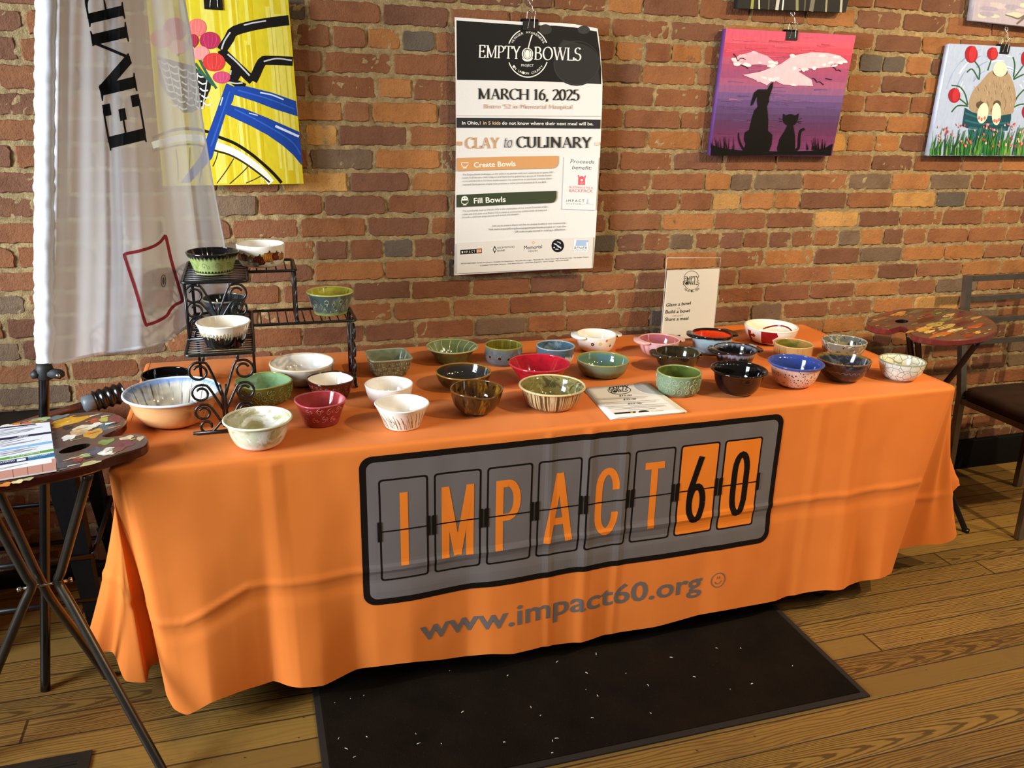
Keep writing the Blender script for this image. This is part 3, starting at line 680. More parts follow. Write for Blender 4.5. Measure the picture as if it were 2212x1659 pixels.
for k, ch in enumerate('IMPACT60'):
    x0 = .606+.1425*k; x1 = x0+.127; z1_, z0_ = TZ1, TZ0
    ink.poly(rrect(x0, z0_, x1, z1_, .009, 3), INK_BLACK, 2.1); ink.poly(rrect(x0+.005, z0_+.005, x1-.005, z1_-.005, .006, 3), INK_ORANGE if k > 5 else INK_GREY, 2.7)
    zm = (z0_+z1_)/2; w = LWID[ch]; h_ = .205; fx0 = (x0+x1)/2+(-.004 if ch == 'P' else 0)-w/2; fz0 = zm-h_/2
    for j_, st in enumerate(glyph[ch]): ink2.line([(fx0+px*w, fz0+py*h_) for px, py in st], .021 if k < 6 else .019, INK_ORANGE if k < 6 else INK_BLACK, 3.4+.08*j_)
    ink2.rect(x0+.003, zm-.0017, x1-.003, zm+.0017, INK_BLACK, 4.2)
    for xx in (x0, x1): ink2.poly(rrect(xx-.0055, zm-.028, xx+.0055, zm+.028, .002, 2), INK_BLACK, 4.6)
panel = ink.build('printed_panel', cloth_front, M_INK, cloth, maxlen=.009); tag(panel, 'grey printed panel of eight split-flap tiles with a black border')
ink2.build('panel_lettering', cloth_front, M_INK, cloth, maxlen=.009)
ink3 = Ink(lift=.0009)
wa, wb = cz(905, 1385), cz(1517, 1283)
sans(ink3, 'www.impact60.org', (.706, .168), (1.574, .168), .066, INK_GREY, down=(0, -1), bold=.014)
sx_, sz_ = cz(1552, 1253); ink3.build('printed_web_address', cloth_front, M_INK, cloth, maxlen=.009); ink3 = Ink(lift=.0009)
ink3.ring(sx_, sz_, .0235, .0235, .0025, INK_GREY, n=32)
ink3.line([(sx_-.012, sz_-.004), (sx_-.008, sz_-.011), (sx_+.002, sz_-.012), (sx_+.012, sz_-.003)], .0022, INK_GREY)
for d_ in (-.004, .003): ink3.line([(sx_+d_, sz_+.013), (sx_+d_, sz_+.004)], .0018, INK_GREY)
ink3.build('printed_smiley', cloth_front, M_INK, cloth, maxlen=.009)
# ------------------------------------------------------------------ glazed bowls
PROF = {
 'round': [(0,0),(.42,.13),(.74,.40),(.92,.72),(1,1)], 'straight': [(0,0),(.10,.05),(.34,.35),(.68,.7),(1,1)],
 'bell': [(0,0),(.30,.10),(.54,.34),(.66,.62),(.78,.84),(1,1)], 'flare': [(0,0),(.14,.12),(.34,.42),(.62,.74),(1,1)],
 'wide': [(0,0),(.50,.12),(.80,.42),(.94,.76),(1,1)], 'cup': [(0,0),(.5,.10),(.85,.35),(.98,.7),(1,1)], 'lip': [(0,0),(.36,.14),(.62,.44),(.78,.8),(.86,.93),(1,1)]}
def glaze(name, base, layers=(), rough=.1, bump=None, coat=.35):
    """layers: (kind, colour, params...) painted over base in turn"""
    g = G(name, rough, .5); g.b.inputs['Coat Weight'].default_value = coat; g.b.inputs['Coat Roughness'].default_value = .05
    v = g.coord(); nz = g.noise(v, 35, 4); a = lin(base)
    c = g.ramp(nz, [(.3, tuple(x*.93 for x in a)), (.7, tuple(min(1, x*1.06) for x in a))]); hgt = None
    for L in layers:
        k, col = L[0], L[1]
        if k == 'blot': f = g.step(g.noise(v, L[2], 5, .6, L[5] if len(L) > 5 else .6), L[3], L[4])
        elif k == 'streak': f = g.step(g.noise(g.radial(L[2], L[5] if len(L) > 5 else 6), 1.0, 5, .6), L[3], L[4])
        elif k == 'z': f = g.step(g.math('ADD', g.zed(), g.math('MULTIPLY', g.math('SUBTRACT', g.noise(g.radial(L[4] if len(L) > 4 else 4, 10), 1.0, 4), .5), L[5] if len(L) > 5 else .02)), L[2], L[3])
        elif k == 'cell':
            x = g.n('TexVoronoi', feature='DISTANCE_TO_EDGE', iVector=v, iScale=L[2]); f = g.math('SUBTRACT', 1.0, g.step(x.outputs[0], L[3], L[4]))
        elif k == 'dots':
            x = g.n('TexVoronoi', feature='F1', iVector=v, iScale=L[2], iRandomness=.55); f = g.math('SUBTRACT', 1.0, g.step(x.outputs[0], L[3], L[4]))
        elif k == 'lines':
            x = g.n('TexWave', wave_type='BANDS', bands_direction='X', iVector=g.radial(L[2], L[5] if len(L) > 5 else 30), iScale=1.0, iDistortion=L[6] if len(L) > 6 else 3.0, iDetail=3.0); f = g.step(x.outputs[1], L[3], L[4])
        if len(L) > 7: f = g.math('MULTIPLY', f, L[7])
        c = g.mix(f, c, col)
    g.color(c)
    if bump == 'wave': g.bump(g.noise(v, 130, 4), .0015, .6)
    elif bump == 'hatch': g.bump(g.n('TexBrick', iVector=g.radial(9, 260), iScale=1.0).outputs[1], .0022, .9)
    elif bump: g.bump(g.noise(v, bump, 3), .0012, .5)
    return g.m
def spiral(cx, cy, r, turns=1.4, a0=0.0, sgn=1, n=18):
    return [(cx+r*(1-.82*k/n)*math.cos(a0+sgn*2*math.pi*turns*k/n), cy+r*(1-.82*k/n)*math.sin(a0+sgn*2*math.pi*turns*k/n)) for k in range(n+1)]
class Bowl:
    def __init__(s, label, pos, R_, h, rb, prof, outer, inner, rim=None, foot=None, t=.0042, n=2.0, sxy=(1, 1), rot=0.0, wav=(0, 0, 0), dip=(0, 0), lugs=None, lug_mat=None, seg=56, group='glazed bowls on the table', cat='bowl'):
        s.R, s.h, s.rb, s.n, s.sxy, s.rot, s.wav, s.dip, s.t = R_, h, rb, n, sxy, rot, wav, dip, t
        s.root = thing('glazed_bowl', label, cat, pos, group); s.th0 = math.atan2(CAM.y-pos[1], CAM.x-pos[0])
        pts = catmull([(rb+(R_-t*.5-rb)*a, h*b, 0) for a, b in PROF[prof]], 7); s.pp = [(p.x, p.y) for p in pts]
        fh = .004; po = [(0, .0015, 0), (rb*.80, .0015, 0), (rb*.82, 0, 0), (rb*.97, 0, 0), (rb, .001, 0)] + [(r, max(z, .001)+(0), z/h) for r, z in s.pp[1:]]
        bm = bmesh.new(); lathe(bm, po, seg, s.sh); obj('outer_wall', bm, outer, s.root)
        pi = [(r-t*(1.0 if z > h*.3 else 1.0), z, z/h) for r, z in s.pp if z >= t*1.6][::-1]
        pi = pi+[(max(.002, pi[-1][0]*.72), t*1.15, t/h), (pi[-1][0]*.36, t*1.02, t/h), (.0008, t, t/h)]
        bm = bmesh.new(); lathe(bm, pi, seg, s.sh); obj('interior', bm, inner, s.root)
        re = s.pp[-1][0]; pr = [(re-t*.5+t*.62*math.cos(a), h+t*.55*math.sin(a), 1.0) for a in [math.radians(-50+280*k/9) for k in range(10)]]
        bm = bmesh.new(); lathe(bm, pr, seg, s.sh); obj('rim', bm, rim or outer, s.root)
        if foot:
            bm = bmesh.new(); lathe(bm, [(rb*.80, .0, 0), (rb*1.012, .0, 0), (rb*1.02, .004, 0), (s.at(.006)+.0006, .006, .006/h)], seg, s.sh); obj('foot_ring', bm, foot, s.root)
        if lugs is not None:
            for a in (lugs, lugs+math.pi):
                P = []; wd, ln = R_*.62, R_*.26
                bm = bmesh.new(); up, dn = [], []
                for k in range(15):
                    q = math.pi*k/14; y = wd*math.cos(q); x = s.R-.012+ (ln+.012)*max(0, math.sin(q))**.8
                    x = max(x, math.sqrt(max(0, (s.R-.002)**2-y*y)))
                    p = Vector((x*math.cos(a)-y*math.sin(a), x*math.sin(a)+y*math.cos(a), 0)); e = max(0, x-s.R)*.12
                    up.append(p+Vector((0, 0, h+.0022-e))); dn.append(p+Vector((0, 0, h-.0042-e)))
                inner_ = [Vector((math.cos(a+b)*(s.R-.003), math.sin(a+b)*(s.R-.003), 0)) for b in [-.62+1.24*k/14 for k in range(15)]]
                iu = [p+Vector((0, 0, h+.0018)) for p in inner_]; idn = [p+Vector((0, 0, h-.0045)) for p in inner_]
                U, D, IU, ID = [[bm.verts.new(p) for p in q] for q in (up, dn, iu[::-1], idn[::-1])]
                for k in range(14):
                    bm.faces.new((U[k], U[k+1], IU[k+1], IU[k])); bm.faces.new((D[k+1], D[k], ID[k], ID[k+1])); bm.faces.new((U[k+1], U[k], D[k], D[k+1]))
                bmesh.ops.recalc_face_normals(bm, faces=bm.faces)
                obj('lug_handle', bm, lug_mat or rim or outer, s.root)
    def sh(s, th, r, z, t):
        f = min(1, max(0, t)); a = th-s.rot; k = 1.0
        if s.n != 2.0:
            q = (abs(math.cos(a))**s.n+abs(math.sin(a))**s.n)**(-1/s.n); w = smooth01(0, .5, f) if s.n > 3.5 else f; k = 1+(q/ (1.0 if s.n < 3 else 1.08) -1)*(.55+.45*w)
        if s.wav[0]: k *= 1+s.wav[0]*math.cos(s.wav[1]*a+s.wav[2])*f*f
        e = f; x = r*k*math.cos(th); y = r*k*math.sin(th); cx, sy_ = s.sxy
        if cx != sy_ or cx != 1:
            x, y = x*math.cos(s.rot)+y*math.sin(s.rot), -x*math.sin(s.rot)+y*math.cos(s.rot); x *= cx; y *= sy_
            x, y = x*math.cos(s.rot)-y*math.sin(s.rot), x*math.sin(s.rot)+y*math.cos(s.rot)
        if s.dip[0] and z > s.h*.3: z -= s.dip[0]*math.exp(-((((a-s.dip[1]+math.pi) % (2*math.pi))-math.pi)/.5)**2)*f**3
        return (x, y, z)
    def at(s, z):
        for (r0, z0), (r1, z1) in zip(s.pp, s.pp[1:]):
            if z <= z1: return r0+(r1-r0)*(z-z0)/max(1e-9, z1-z0)
        return s.pp[-1][0]
    def surf(s, u, v, lift):
        """u metres round the pot from the side that faces the viewer, v = height"""
        th = s.th0+u/s.R; v = min(s.h, max(.001, v)); x, y, z = s.sh(th, s.at(v)+lift, v, v/s.h); return Vector((x, y, z))
    def paint(s, ink, name='painted_pattern', label=None, mat=None):
        o = ink.build(name, s.surf, mat or M_GLOSSINK, s.root, maxlen=.006)
        if label: tag(o, label)
        return o
    def relief(s, lines, mat, rad=.0013, name='relief_pattern', kind='stuff'):
        bm = bmesh.new()
        for L in lines:
            P = [s.surf(u, v, .0002) for u, v in L]; n = len(P)
            tube(bm, P, [rad*(.55+.45*math.sin(math.pi*min(1, (k+.5)/n*1.15))) for k in range(n)], 5)
        o = obj(name, bm, mat, s.root); o['kind'] = kind; return o
g = G('painted_underglaze', .14, .5); g.color(g.n('VertexColor', layer_name='Col').outputs[0]); M_GLOSSINK = g.m
gl = glaze
# --- left end of the table
K = gl('black_gloss_glaze', '#0c0a0b', rough=.05)
Bowl('wide black bowl at the back left corner, half hidden behind the large blue-rimmed bowl', (.087, -.311, TT+.001), .068, .048, .037, 'wide', K, K)
bl_in = gl('blue_white_streaked_glaze', '#d9d2c2', [('streak', '#efece6', 9, .5, .62, 5), ('streak', '#6d5a3c', 11, .54, .64, 5), ('streak', '#221b15', 15, .60, .66, 8), ('z', '#7d9fd2', .064, .082, 8, .03), ('streak', '#f2f0ec', 7, .62, .75, 3)])
Bowl('largest bowl, tan outside with a blue and white streaked interior, at the left table end', (.126, -.575, TT+.001), .123, .082, .056, 'lip', gl('tan_satin_glaze', '#d39d68', rough=.22, coat=.2), bl_in, rim=gl('pale_blue_rim', '#cdd8e4', [('streak', '#33425e', 22, .66, .7, 4)]), t=.006, seg=80)
b = Bowl('round-cornered green bowl with raised scrolls, between the scroll stand and the large white bowl', (.352, -.464, TT+.001), .073, .058, .053, 'cup', gl('olive_glaze', '#5f5f2e', [('blot', '#4f5a24', 30, .5, .66)], bump=60), gl('celadon_inside', '#84a47c', [('blot', '#6f8a5a', 18, .5, .7)]), rim=gl('olive_rim', '#8b9450'), n=2.8, rot=.5)
RS = random.Random(5)
SCR = lambda w, h0, h1, r0, nx, ny, jit=.3: [spiral(-w+2*w*(i+.5*(j % 2)+RS.uniform(-jit, jit))/nx, h0+(h1-h0)*(j+.5)/ny, r0*RS.uniform(.8, 1.2), 1.3, RS.uniform(0, 6.28), RS.choice((-1, 1)), 12) for i in range(nx) for j in range(ny)]
b.relief(SCR(.13, .008, .050, .0085, 13, 3), gl('olive_relief', '#84864a'))
Bowl('large shallow off-white bowl with mottled grey outside, under the right arm of the stand', (.466, -.32, TT+.001), .098, .060, .046, 'wide', gl('grey_white_mottle', '#b5aea2', [('blot', '#928c84', 14, .48, .66)]), gl('warm_white_inside', '#dcd6cc', [('blot', '#e8e6e2', 12, .45, .65)]), rim=gl('buff_rim', '#d3c2a6'), t=.006)
b = Bowl('small maroon bowl with a white streaked interior, behind the pink bowl', (.534, -.472, TT+.001), .066, .053, .044, 'straight', gl('maroon_glaze', '#45130f', [('blot', '#62251a', 40, .5, .7)]), gl('white_streaked_inside', '#e9e2d4', [('streak', '#7a6a54', 18, .62, .72, 5)]), rim=gl('dark_maroon_rim', '#33100c'), n=2.5, rot=.4)
b.relief(SCR(.1, .01, .046, .008, 10, 2), gl('maroon_relief', '#75382a'))
b = Bowl('pinkish red bowl with raised curling leaves, in front of the maroon bowl', (.489, -.666, TT+.001), .066, .062, .043, 'straight', gl('rose_red_glaze', '#983234', [('blot', '#82262a', 25, .5, .7)]), gl('rose_red_inside', '#9c3638', [('blot', '#8a2c30', 20, .5, .7)]), rim=gl('rose_red_rim', '#b5525a'), n=2.5, rot=.3)
b.relief([q for cx, cy in ((-.036, .044), (-.006, .047), (.024, .044), (.05, .046), (-.022, .020), (.008, .022), (.036, .018), (-.055, .022)) for q in (spiral(cx, cy, .0075, 1.2, RS.uniform(0, 6), 1, 12), spiral(cx+.010, cy+.003, .005, 1.0, RS.uniform(0, 6), -1, 10), [(cx-.007, cy+.002), (cx-.002, cy+.009), (cx+.004, cy+.012)])], gl('rose_relief', '#cf7a70'), .0011)
mg = [('blot', '#a9a274', 22, .46, .62, 1.5), ('blot', '#eae6dd', 16, .5, .62, 1.2), ('z', '#e3ddd0', .024, .010, 5, .02), ('blot', '#b9aebb', 40, .64, .72, 2.0)]
Bowl('cream and olive marbled bowl with a flared rim, frontmost beside the foot of the stand', (.331, -.786, TT+.001), .084, .069, .040, 'lip', gl('marbled_glaze', '#c6c3a6', mg), gl('marbled_inside', '#b3b08c', mg), rim=gl('cream_rim', '#dcd9be'), t=.005)
# --- middle
def basket(b, mat):
    L = []
    for j in range(3):
        for i in range(17):
            u = -.13+.26*i/16+.004*(j % 2); v = .011+.015*j; s_ = .0055
            if (i+j) % 2: L += [[(u-s_, v+d), (u+s_, v+d)] for d in (-.005, 0, .005)]
            else: L += [[(u+d, v-s_), (u+d, v+s_)] for d in (-.005, 0, .005)]
    b.relief(L, mat, .0012, 'pressed_weave')
Wt = gl('white_gloss_glaze', '#ece6dc'); Wi = gl('white_gloss_inside', '#efeae2')
Bowl('plain white bowl standing behind the white bowl with brown strokes', (.686, -.56, TT+.001), .069, .055, .037, 'round', Wt, Wi, rim=Wi)
b = Bowl('white bowl with scratched brown strokes outside, near the front edge', (.691, -.74, TT+.001), .070, .061, .043, 'straight', gl('cracked_white_glaze', '#e6dccb', rough=.3, bump=90), Wi, rim=Wi, n=2.3, rot=.5, wav=(.015, 3, 0))
ink = Ink(.0004)
for k in range(46):
    u = -.11+.22*k/46+RS.uniform(-.003, .003); v0 = RS.uniform(.004, .012) if k % 3 else RS.uniform(.02, .03); v1 = v0+RS.uniform(.014, .036)
    ink.line([(u, v0), (u-.004, (v0+v1)/2), (u-.010, min(.052, v1))], [RS.uniform(.001, .0026), .0007], RS.choice(('#7a5a2c', '#8f7040', '#5d4524', '#a88a58')), 0)
b.paint(ink, 'brown_strokes')
b = Bowl('square sage green bowl with pressed basket texture, right of the stand', (.729, -.286, TT+.001), .0745, .056, .054, 'straight', gl('sage_glaze', '#77735150'[:7], [('blot', '#5f5b3c', 30, .45, .7)], bump='hatch'), gl('sage_inside', '#7b8268', [('blot', '#666c50', 25, .45, .7)]), rim=gl('sage_rim', '#9a977a'), n=7.0, rot=.04, t=.005)
basket(b, gl('sage_weave', '#8a8664'))
b = Bowl('flared green bowl with pale lines running down inside, at the back', (.949, -.212, TT+.001), .087, .050, .049, 'flare', gl('moss_glaze', '#4d5931', [('blot', '#3f4a28', 25, .45, .65)]), gl('moss_lined_inside', '#73825a', [('blot', '#67764c', 20, .45, .65)]), rim=gl('pale_moss_rim', '#a3a878'))
bm = bmesh.new()
for a in [k*2*math.pi/15+.1 for k in range(15)]:
    P = [Vector(b.sh(a+.12*math.sin(3*q), b.at(max(.008, q*b.h))-b.t-.0001, max(.008, q*b.h), q)) for q in [.2+.78*k/8 for k in range(9)]]; tube(bm, P, .0012, 5)
o = obj('pale_lines', bm, gl('cream_line_glaze', '#cfc893'), b.root); o['kind'] = 'stuff'
Bowl('low dark brown bowl with an amber rim, behind the amber streaked bowl', (.923, -.469, TT+.001), .085, .047, .038, 'wide', gl('dark_brown_glaze', '#3a2513', [('blot', '#241408', 25, .45, .65)]), gl('charcoal_inside', '#2c2a28', [('z', '#4a3015', .036, .046, 4, .006)]), rim=gl('amber_rim', '#8c6724'))
am = [('streak', '#94641a', 3.5, .5, .68, 16), ('streak', '#0f0a08', 5, .52, .68, 22), ('blot', '#120c08', 14, .52, .68, 1.5)]
b = Bowl('glossy brown bowl with amber streaks, a dented rim and little feet, front centre', (.902, -.695, TT+.006), .074, .066, .034, 'round', gl('tenmoku_glaze', '#3a2210', am, rough=.05), gl('tenmoku_inside', '#4a2e12', am, rough=.05), rim=gl('tenmoku_rim', '#5a3a16'), dip=(.010, -1.35), wav=(.02, 3, 1.2))
for a in (-2.0, -.9, .2, 1.3, 2.5):
    bm = bmesh.new(); bmesh.ops.create_uvsphere(bm, u_segments=10, v_segments=8, radius=.0062); bmesh.ops.translate(bm, vec=(.027*math.cos(a), .027*math.sin(a), .0004), verts=bm.verts); obj('foot', bm, gl('foot_glaze', '#22140b'), b.root)
b = Bowl('grey-blue bowl with raised sunflowers and an olive interior, at the back', (1.11, -.262, TT+.001), .064, .059, .048, 'cup', gl('slate_glaze', '#5b646a', [('blot', '#49525a', 25, .45, .65), ('z', '#6e6a4c', .046, .058, 4, .012)]), gl('olive_amber_inside', '#6a5f1f', [('streak', '#8b8236', 9, .5, .65, 4), ('streak', '#37330f', 12, .6, .7, 4)]), rim=gl('olive_rim_line', '#8a8648'), foot=gl('bare_clay', '#8a7a66', rough=.6, coat=0))
ink = Ink(.0006)
for cx, cy in ((-.013, .029), (.019, .027), (.055, .03), (-.05, .03), (-.09, .03)):
    for k in range(14):
        a = k*2*math.pi/14; ink.poly([(cx+.005*math.cos(a-.24), cy+.005*math.sin(a-.24)), (cx+.0155*math.cos(a), cy+.015*math.sin(a)), (cx+.005*math.cos(a+.24), cy+.005*math.sin(a+.24))], '#b9a37c', .02*k)
        ink.line([(cx+.006*math.cos(a), cy+.006*math.sin(a)), (cx+.012*math.cos(a), cy+.0115*math.sin(a))], .0008, '#3a3028', .4)
    ink.ell(cx, cy, .0058, .0055, '#2a211b', .8, 14)
b.paint(ink, 'sunflower_pattern', 'cream sunflowers with dark centres')
b = Bowl('blue-grey bowl with pale drips running down its lower half, behind the red bowl', (1.282, -.285, TT+.001), .066, .053, .050, 'cup', gl('blue_grey_drip_glaze', '#d8d2c4', [('z', '#4b5c68', .022, .030, 16, .036)]), gl('blue_grey_inside', '#4c6170', [('blot', '#7d8f98', 26, .52, .66), ('blot', '#2e3c46', 34, .56, .66)]), rim=gl('pale_grey_rim', '#8fa0a8'))
Rd = gl('bright_red_glaze', '#a81426', [('blot', '#8c0f1e', 22, .45, .7)], rough=.06)
Bowl('wide glossy bright red bowl in the middle of the table', (1.156, -.485, TT+.001), .096, .062, .050, 'straight', Rd, Rd, rim=gl('red_rim', '#b52434'), t=.005)
st = [('blot', '#4d4424', 18, .48, .62, 2.5), ('blot', '#a79c66', 26, .56, .68, 2.0)]
b = Bowl('olive bowl with straw-like dark hatching outside, left of the papers', (1.125, -.686, TT+.001), .097, .060, .056, 'lip', gl('straw_hatched_glaze', '#c7ad7f', [('streak', '#4b351b', 26, .47, .55, 9)], rough=.25, bump=120), gl('olive_marbled_inside', '#7e7443', st), rim=gl('straw_rim', '#cdbb86', [('blot', '#5a431f', 30, .55, .66)]), t=.0055)
b = Bowl('white two-handled bowl dotted with small flowers, at the back', (1.467, -.191, TT+.001), .072, .057, .044, 'round', gl('ivory_glaze', '#dfdbcd'), gl('ivory_inside', '#e6e2d6'), rim=gl('ivory_rim', '#e6e2d6'), lugs=.05)
ink = Ink(.0004)
for cx, cy, r, c1, c2 in ((-.012, .037, .0055, '#2c1626', '#c98b3a'), (.016, .040, .005, '#cfc94a', '#d8d488'), (.040, .05, .004, '#c06a2c', '#e0b060'), (-.045, .05, .004, '#cfc94a', '#dcd890'), (.06, .03, .004, '#6a2a4c', '#d0a040')):
    for k in range(5): ink.ell(cx+r*.7*math.cos(k*1.2566), cy+r*.7*math.sin(k*1.2566), r*.52, r*.52, c1, 0, 10)
    ink.ell(cx, cy, r*.42, r*.42, c2, .5, 10)
b.paint(ink, 'flower_spots')['kind'] = 'stuff'
Bowl('shallow oval green bowl with an olive rim, behind the stack of papers', (1.38, -.452, TT+.001), .085, .050, .047, 'wide', gl('olive_green_outside', '#4d5a33', [('z', '#6d7a62', .014, .030, 5, .018), ('z', '#3d3f22', .012, .006, 5, .01)]), gl('green_blue_inside', '#5d7558', [('blot', '#4f7078', 12, .46, .66), ('z', '#7c8448', .040, .050, 4, .01)]), rim=gl('olive_line_rim', '#8f8d4d'))
b = Bowl('pale pink two-handled bowl in front of the upright sign', (1.660, -.287, TT+.001), .072, .054, .040, 'round', gl('pale_pink_glaze', '#d0a3a3', [('streak', '#b5675a', 5, .5, .66, 3)]), gl('rose_brown_inside', '#ad6455', [('blot', '#9c5766', 15, .46, .64)]), rim=gl('pink_rim', '#d69f96'), lugs=.05)
b = Bowl('black-rimmed two-handled bowl with a bright orange interior and grey-blue outside', (1.857, -.300, TT+.001), .073, .067, .046, 'round', gl('blue_grey_gloss', '#8ea2ab', [('z', '#15110f', .056, .062, 3, .006)]), gl('orange_inside', '#d0401a', [('dots', '#7a2a10', 190, .14, .22), ('z', '#15110f', .058, .062, 3, .006)]), rim=gl('black_rim', '#14100e'), lugs=.0)
dk = gl('dark_olive_glaze', '#241d12', [('blot', '#3d3520', 18, .5, .66), ('z', '#41503c', .020, .012, 3, .02)])
Bowl('dark brown two-handled bowl behind the pale green scrolled bowl', (1.648, -.442, TT+.001), .074, .053, .041, 'round', dk, gl('dark_olive_inside', '#3b331e', [('blot', '#262013', 22, .45, .65)]), rim=gl('dark_rim', '#2b2417'), lugs=.02)
bw = gl('black_with_white_haze', '#0f0d0d', [('z', '#8e97a6', .036, .048, 9, .03, 1, .75), ('z', '#0f0d0d', .050, .056, 9, .012)])
Bowl('black two-handled bowl with a hazy white band below the rim, behind the plain black bowl', (1.85, -.462, TT+.001), .074, .058, .039, 'lip', bw, gl('black_haze_inside', '#0d0b0c', [('z', '#6f7787', .044, .058, 6, .03, 1, .8)]), rim=gl('black_haze_rim', '#161314'), lugs=.0)
b = Bowl('pale green bowl with raised scrolls and a bare clay foot, right of the papers', (1.535, -.663, TT+.001), .068, .064, .050, 'cup', gl('grey_green_glaze', '#74876a', [('blot', '#4c5a35', 18, .5, .66)]), gl('green_inside', '#5b692f', [('blot', '#465223', 20, .45, .65)]), rim=gl('green_gold_rim', '#8d965c'), foot=gl('cream_clay', '#d9c59a', rough=.5, coat=0), wav=(.01, 5, 0))
b.relief(SCR(.12, .012, .056, .0095, 11, 3), gl('grey_green_relief', '#93a384'), .0012)
Bowl('plain glossy black bowl with a wide rim, near the front right', (1.709, -.708, TT+.001), .086, .073, .037, 'lip', gl('plain_black_glaze', '#0b0809', rough=.07), K, foot=gl('bare_pink_clay', '#b99a88', rough=.6, coat=0), t=.005)
b = Bowl('white bowl painted with bold red shapes, furthest back on the right', (2.147, -.223, TT+.001), .099, .058, .055, 'round', gl('chalk_white_glaze', '#e3dccf'), gl('cream_inside', '#e8dfca'), rim=gl('cream_white_rim', '#e9dfca'), t=.006)
ink = Ink(.0004); ink.poly([(-.034, .0), (.008, .0), (.018, .012), (.010, .028), (.030, .042), (.022, .058), (-.034, .058)], '#8f1519', 0); ink.poly([(-.088, .034), (-.066, .042), (-.058, .034), (-.066, .027), (-.08, .030)], '#8f1519', 0)
ink.poly([(.030, .010), (.055, .016), (.085, .03), (.05, .026)], '#8f1519', 0); ink.poly([(-.10, .004), (-.085, .004), (-.08, .05), (-.10, .05)], '#8f1519', 0)
b.paint(ink, 'red_shapes', 'deep red painted shapes')
bm = bmesh.new(); P = [Vector(b.sh(a, b.at(zz)-b.t-.0002, zz, zz/b.h)) for a, zz in [(-.45+1.75*k/14, .026+.018*math.sin(math.pi*k/14)) for k in range(15)]]; tube(bm, P, .003, 6); obj('red_arc', bm, gl('red_arc_glaze', '#7d141c'), b.root)
b = Bowl('small tan bowl with an amber interior and a leaf mark, behind the blue-rimmed dotted bowl', (2.093, -.437, TT+.001), .067, .054, .052, 'cup', gl('tan_streaked_glaze', '#b58b58', [('streak', '#8d6434', 12, .52, .68, 6)]), gl('amber_green_inside', '#a07c3c', [('blot', '#5f6a2c', 16, .52, .64)]), rim=gl('tan_rim', '#c39d6a'))
ink = Ink(.0005)
for dx in (-.007, 0, .007): ink.line([(.006, .012), (.006+dx*1.4, .026), (.006+dx*.4, .036)], .0012, '#6d3a22', 0, n=5)
b.paint(ink, 'leaf_mark')
b = Bowl('pinkish bowl speckled with dark dots below a wide blue rim, near the front right', (1.925, -.683, TT+.001), .087, .073, .038, 'lip', gl('dotted_pink_glaze', '#dcc0ae', [('dots', '#3d2a24', 125, .24, .32), ('z', '#33488f', .062, .068, 2, .003)], rough=.3), gl('cobalt_inside', '#2f4389', [('z', '#1a2450', .05, .01, 3, .01)]), rim=gl('cobalt_rim', '#3a4f98'), t=.005)
gm = [('blot', '#c3bca8', 24, .52, .62, 2.0), ('blot', '#2c2a24', 30, .56, .64, 2.5), ('blot', '#9a8a5c', 16, .58, .7, 1.0)]
Bowl('grey bowl with black and white marbling, at the back right corner', (2.287, -.452, TT+.001), .079, .058, .048, 'round', gl('marbled_grey_glaze', '#716d5e', gm), gl('marbled_grey_inside', '#66645a', gm), rim=gl('stone_rim', '#a59f8c', [('blot', '#3a382f', 40, .5, .6)]), sxy=(1, .93))
b = Bowl('dark blue-brown bowl with bronze rim and pale drip line, near the right end', (2.115, -.668, TT+.001), .083, .067, .034, 'round', gl('midnight_glaze', '#26242c', [('blot', '#4b4a57', 22, .5, .66, 2.0), ('blot', '#14120f', 30, .5, .66)]), gl('midnight_inside', '#2b2d36', [('blot', '#5a5f6c', 20, .54, .66, 2.0), ('z', '#8a6b34', .055, .066, 4, .014)]), rim=gl('bronze_rim', '#7b5c30', [('streak', '#2a2630', 8, .5, .62, 4)]), wav=(.03, 2, .4))
ink = Ink(.0004); zz = [(-.10+.2*k/40, .043-.016*abs(math.sin(k*.8))*(.5+.5*math.sin(k*1.7))) for k in range(41)]; ink.line(zz, .0012, '#8e8fa0', 0); b.paint(ink, 'drip_line')
b = Bowl('white bowl covered in grey-green bubble rings, rightmost on the table', (2.308, -.706, TT+.001), .073, .062, .032, 'round', gl('bubble_glaze', '#dcdccd', [('cell', '#7d968c', 46, .02, .06), ('cell', '#a9bdb2', 95, .012, .03)]), gl('bubble_inside', '#ded7c0', [('cell', '#8f9a86', 42, .02, .06)]), rim=gl('grey_gold_rim', '#8f9277'), foot=gl('white_foot', '#e2ded2'))

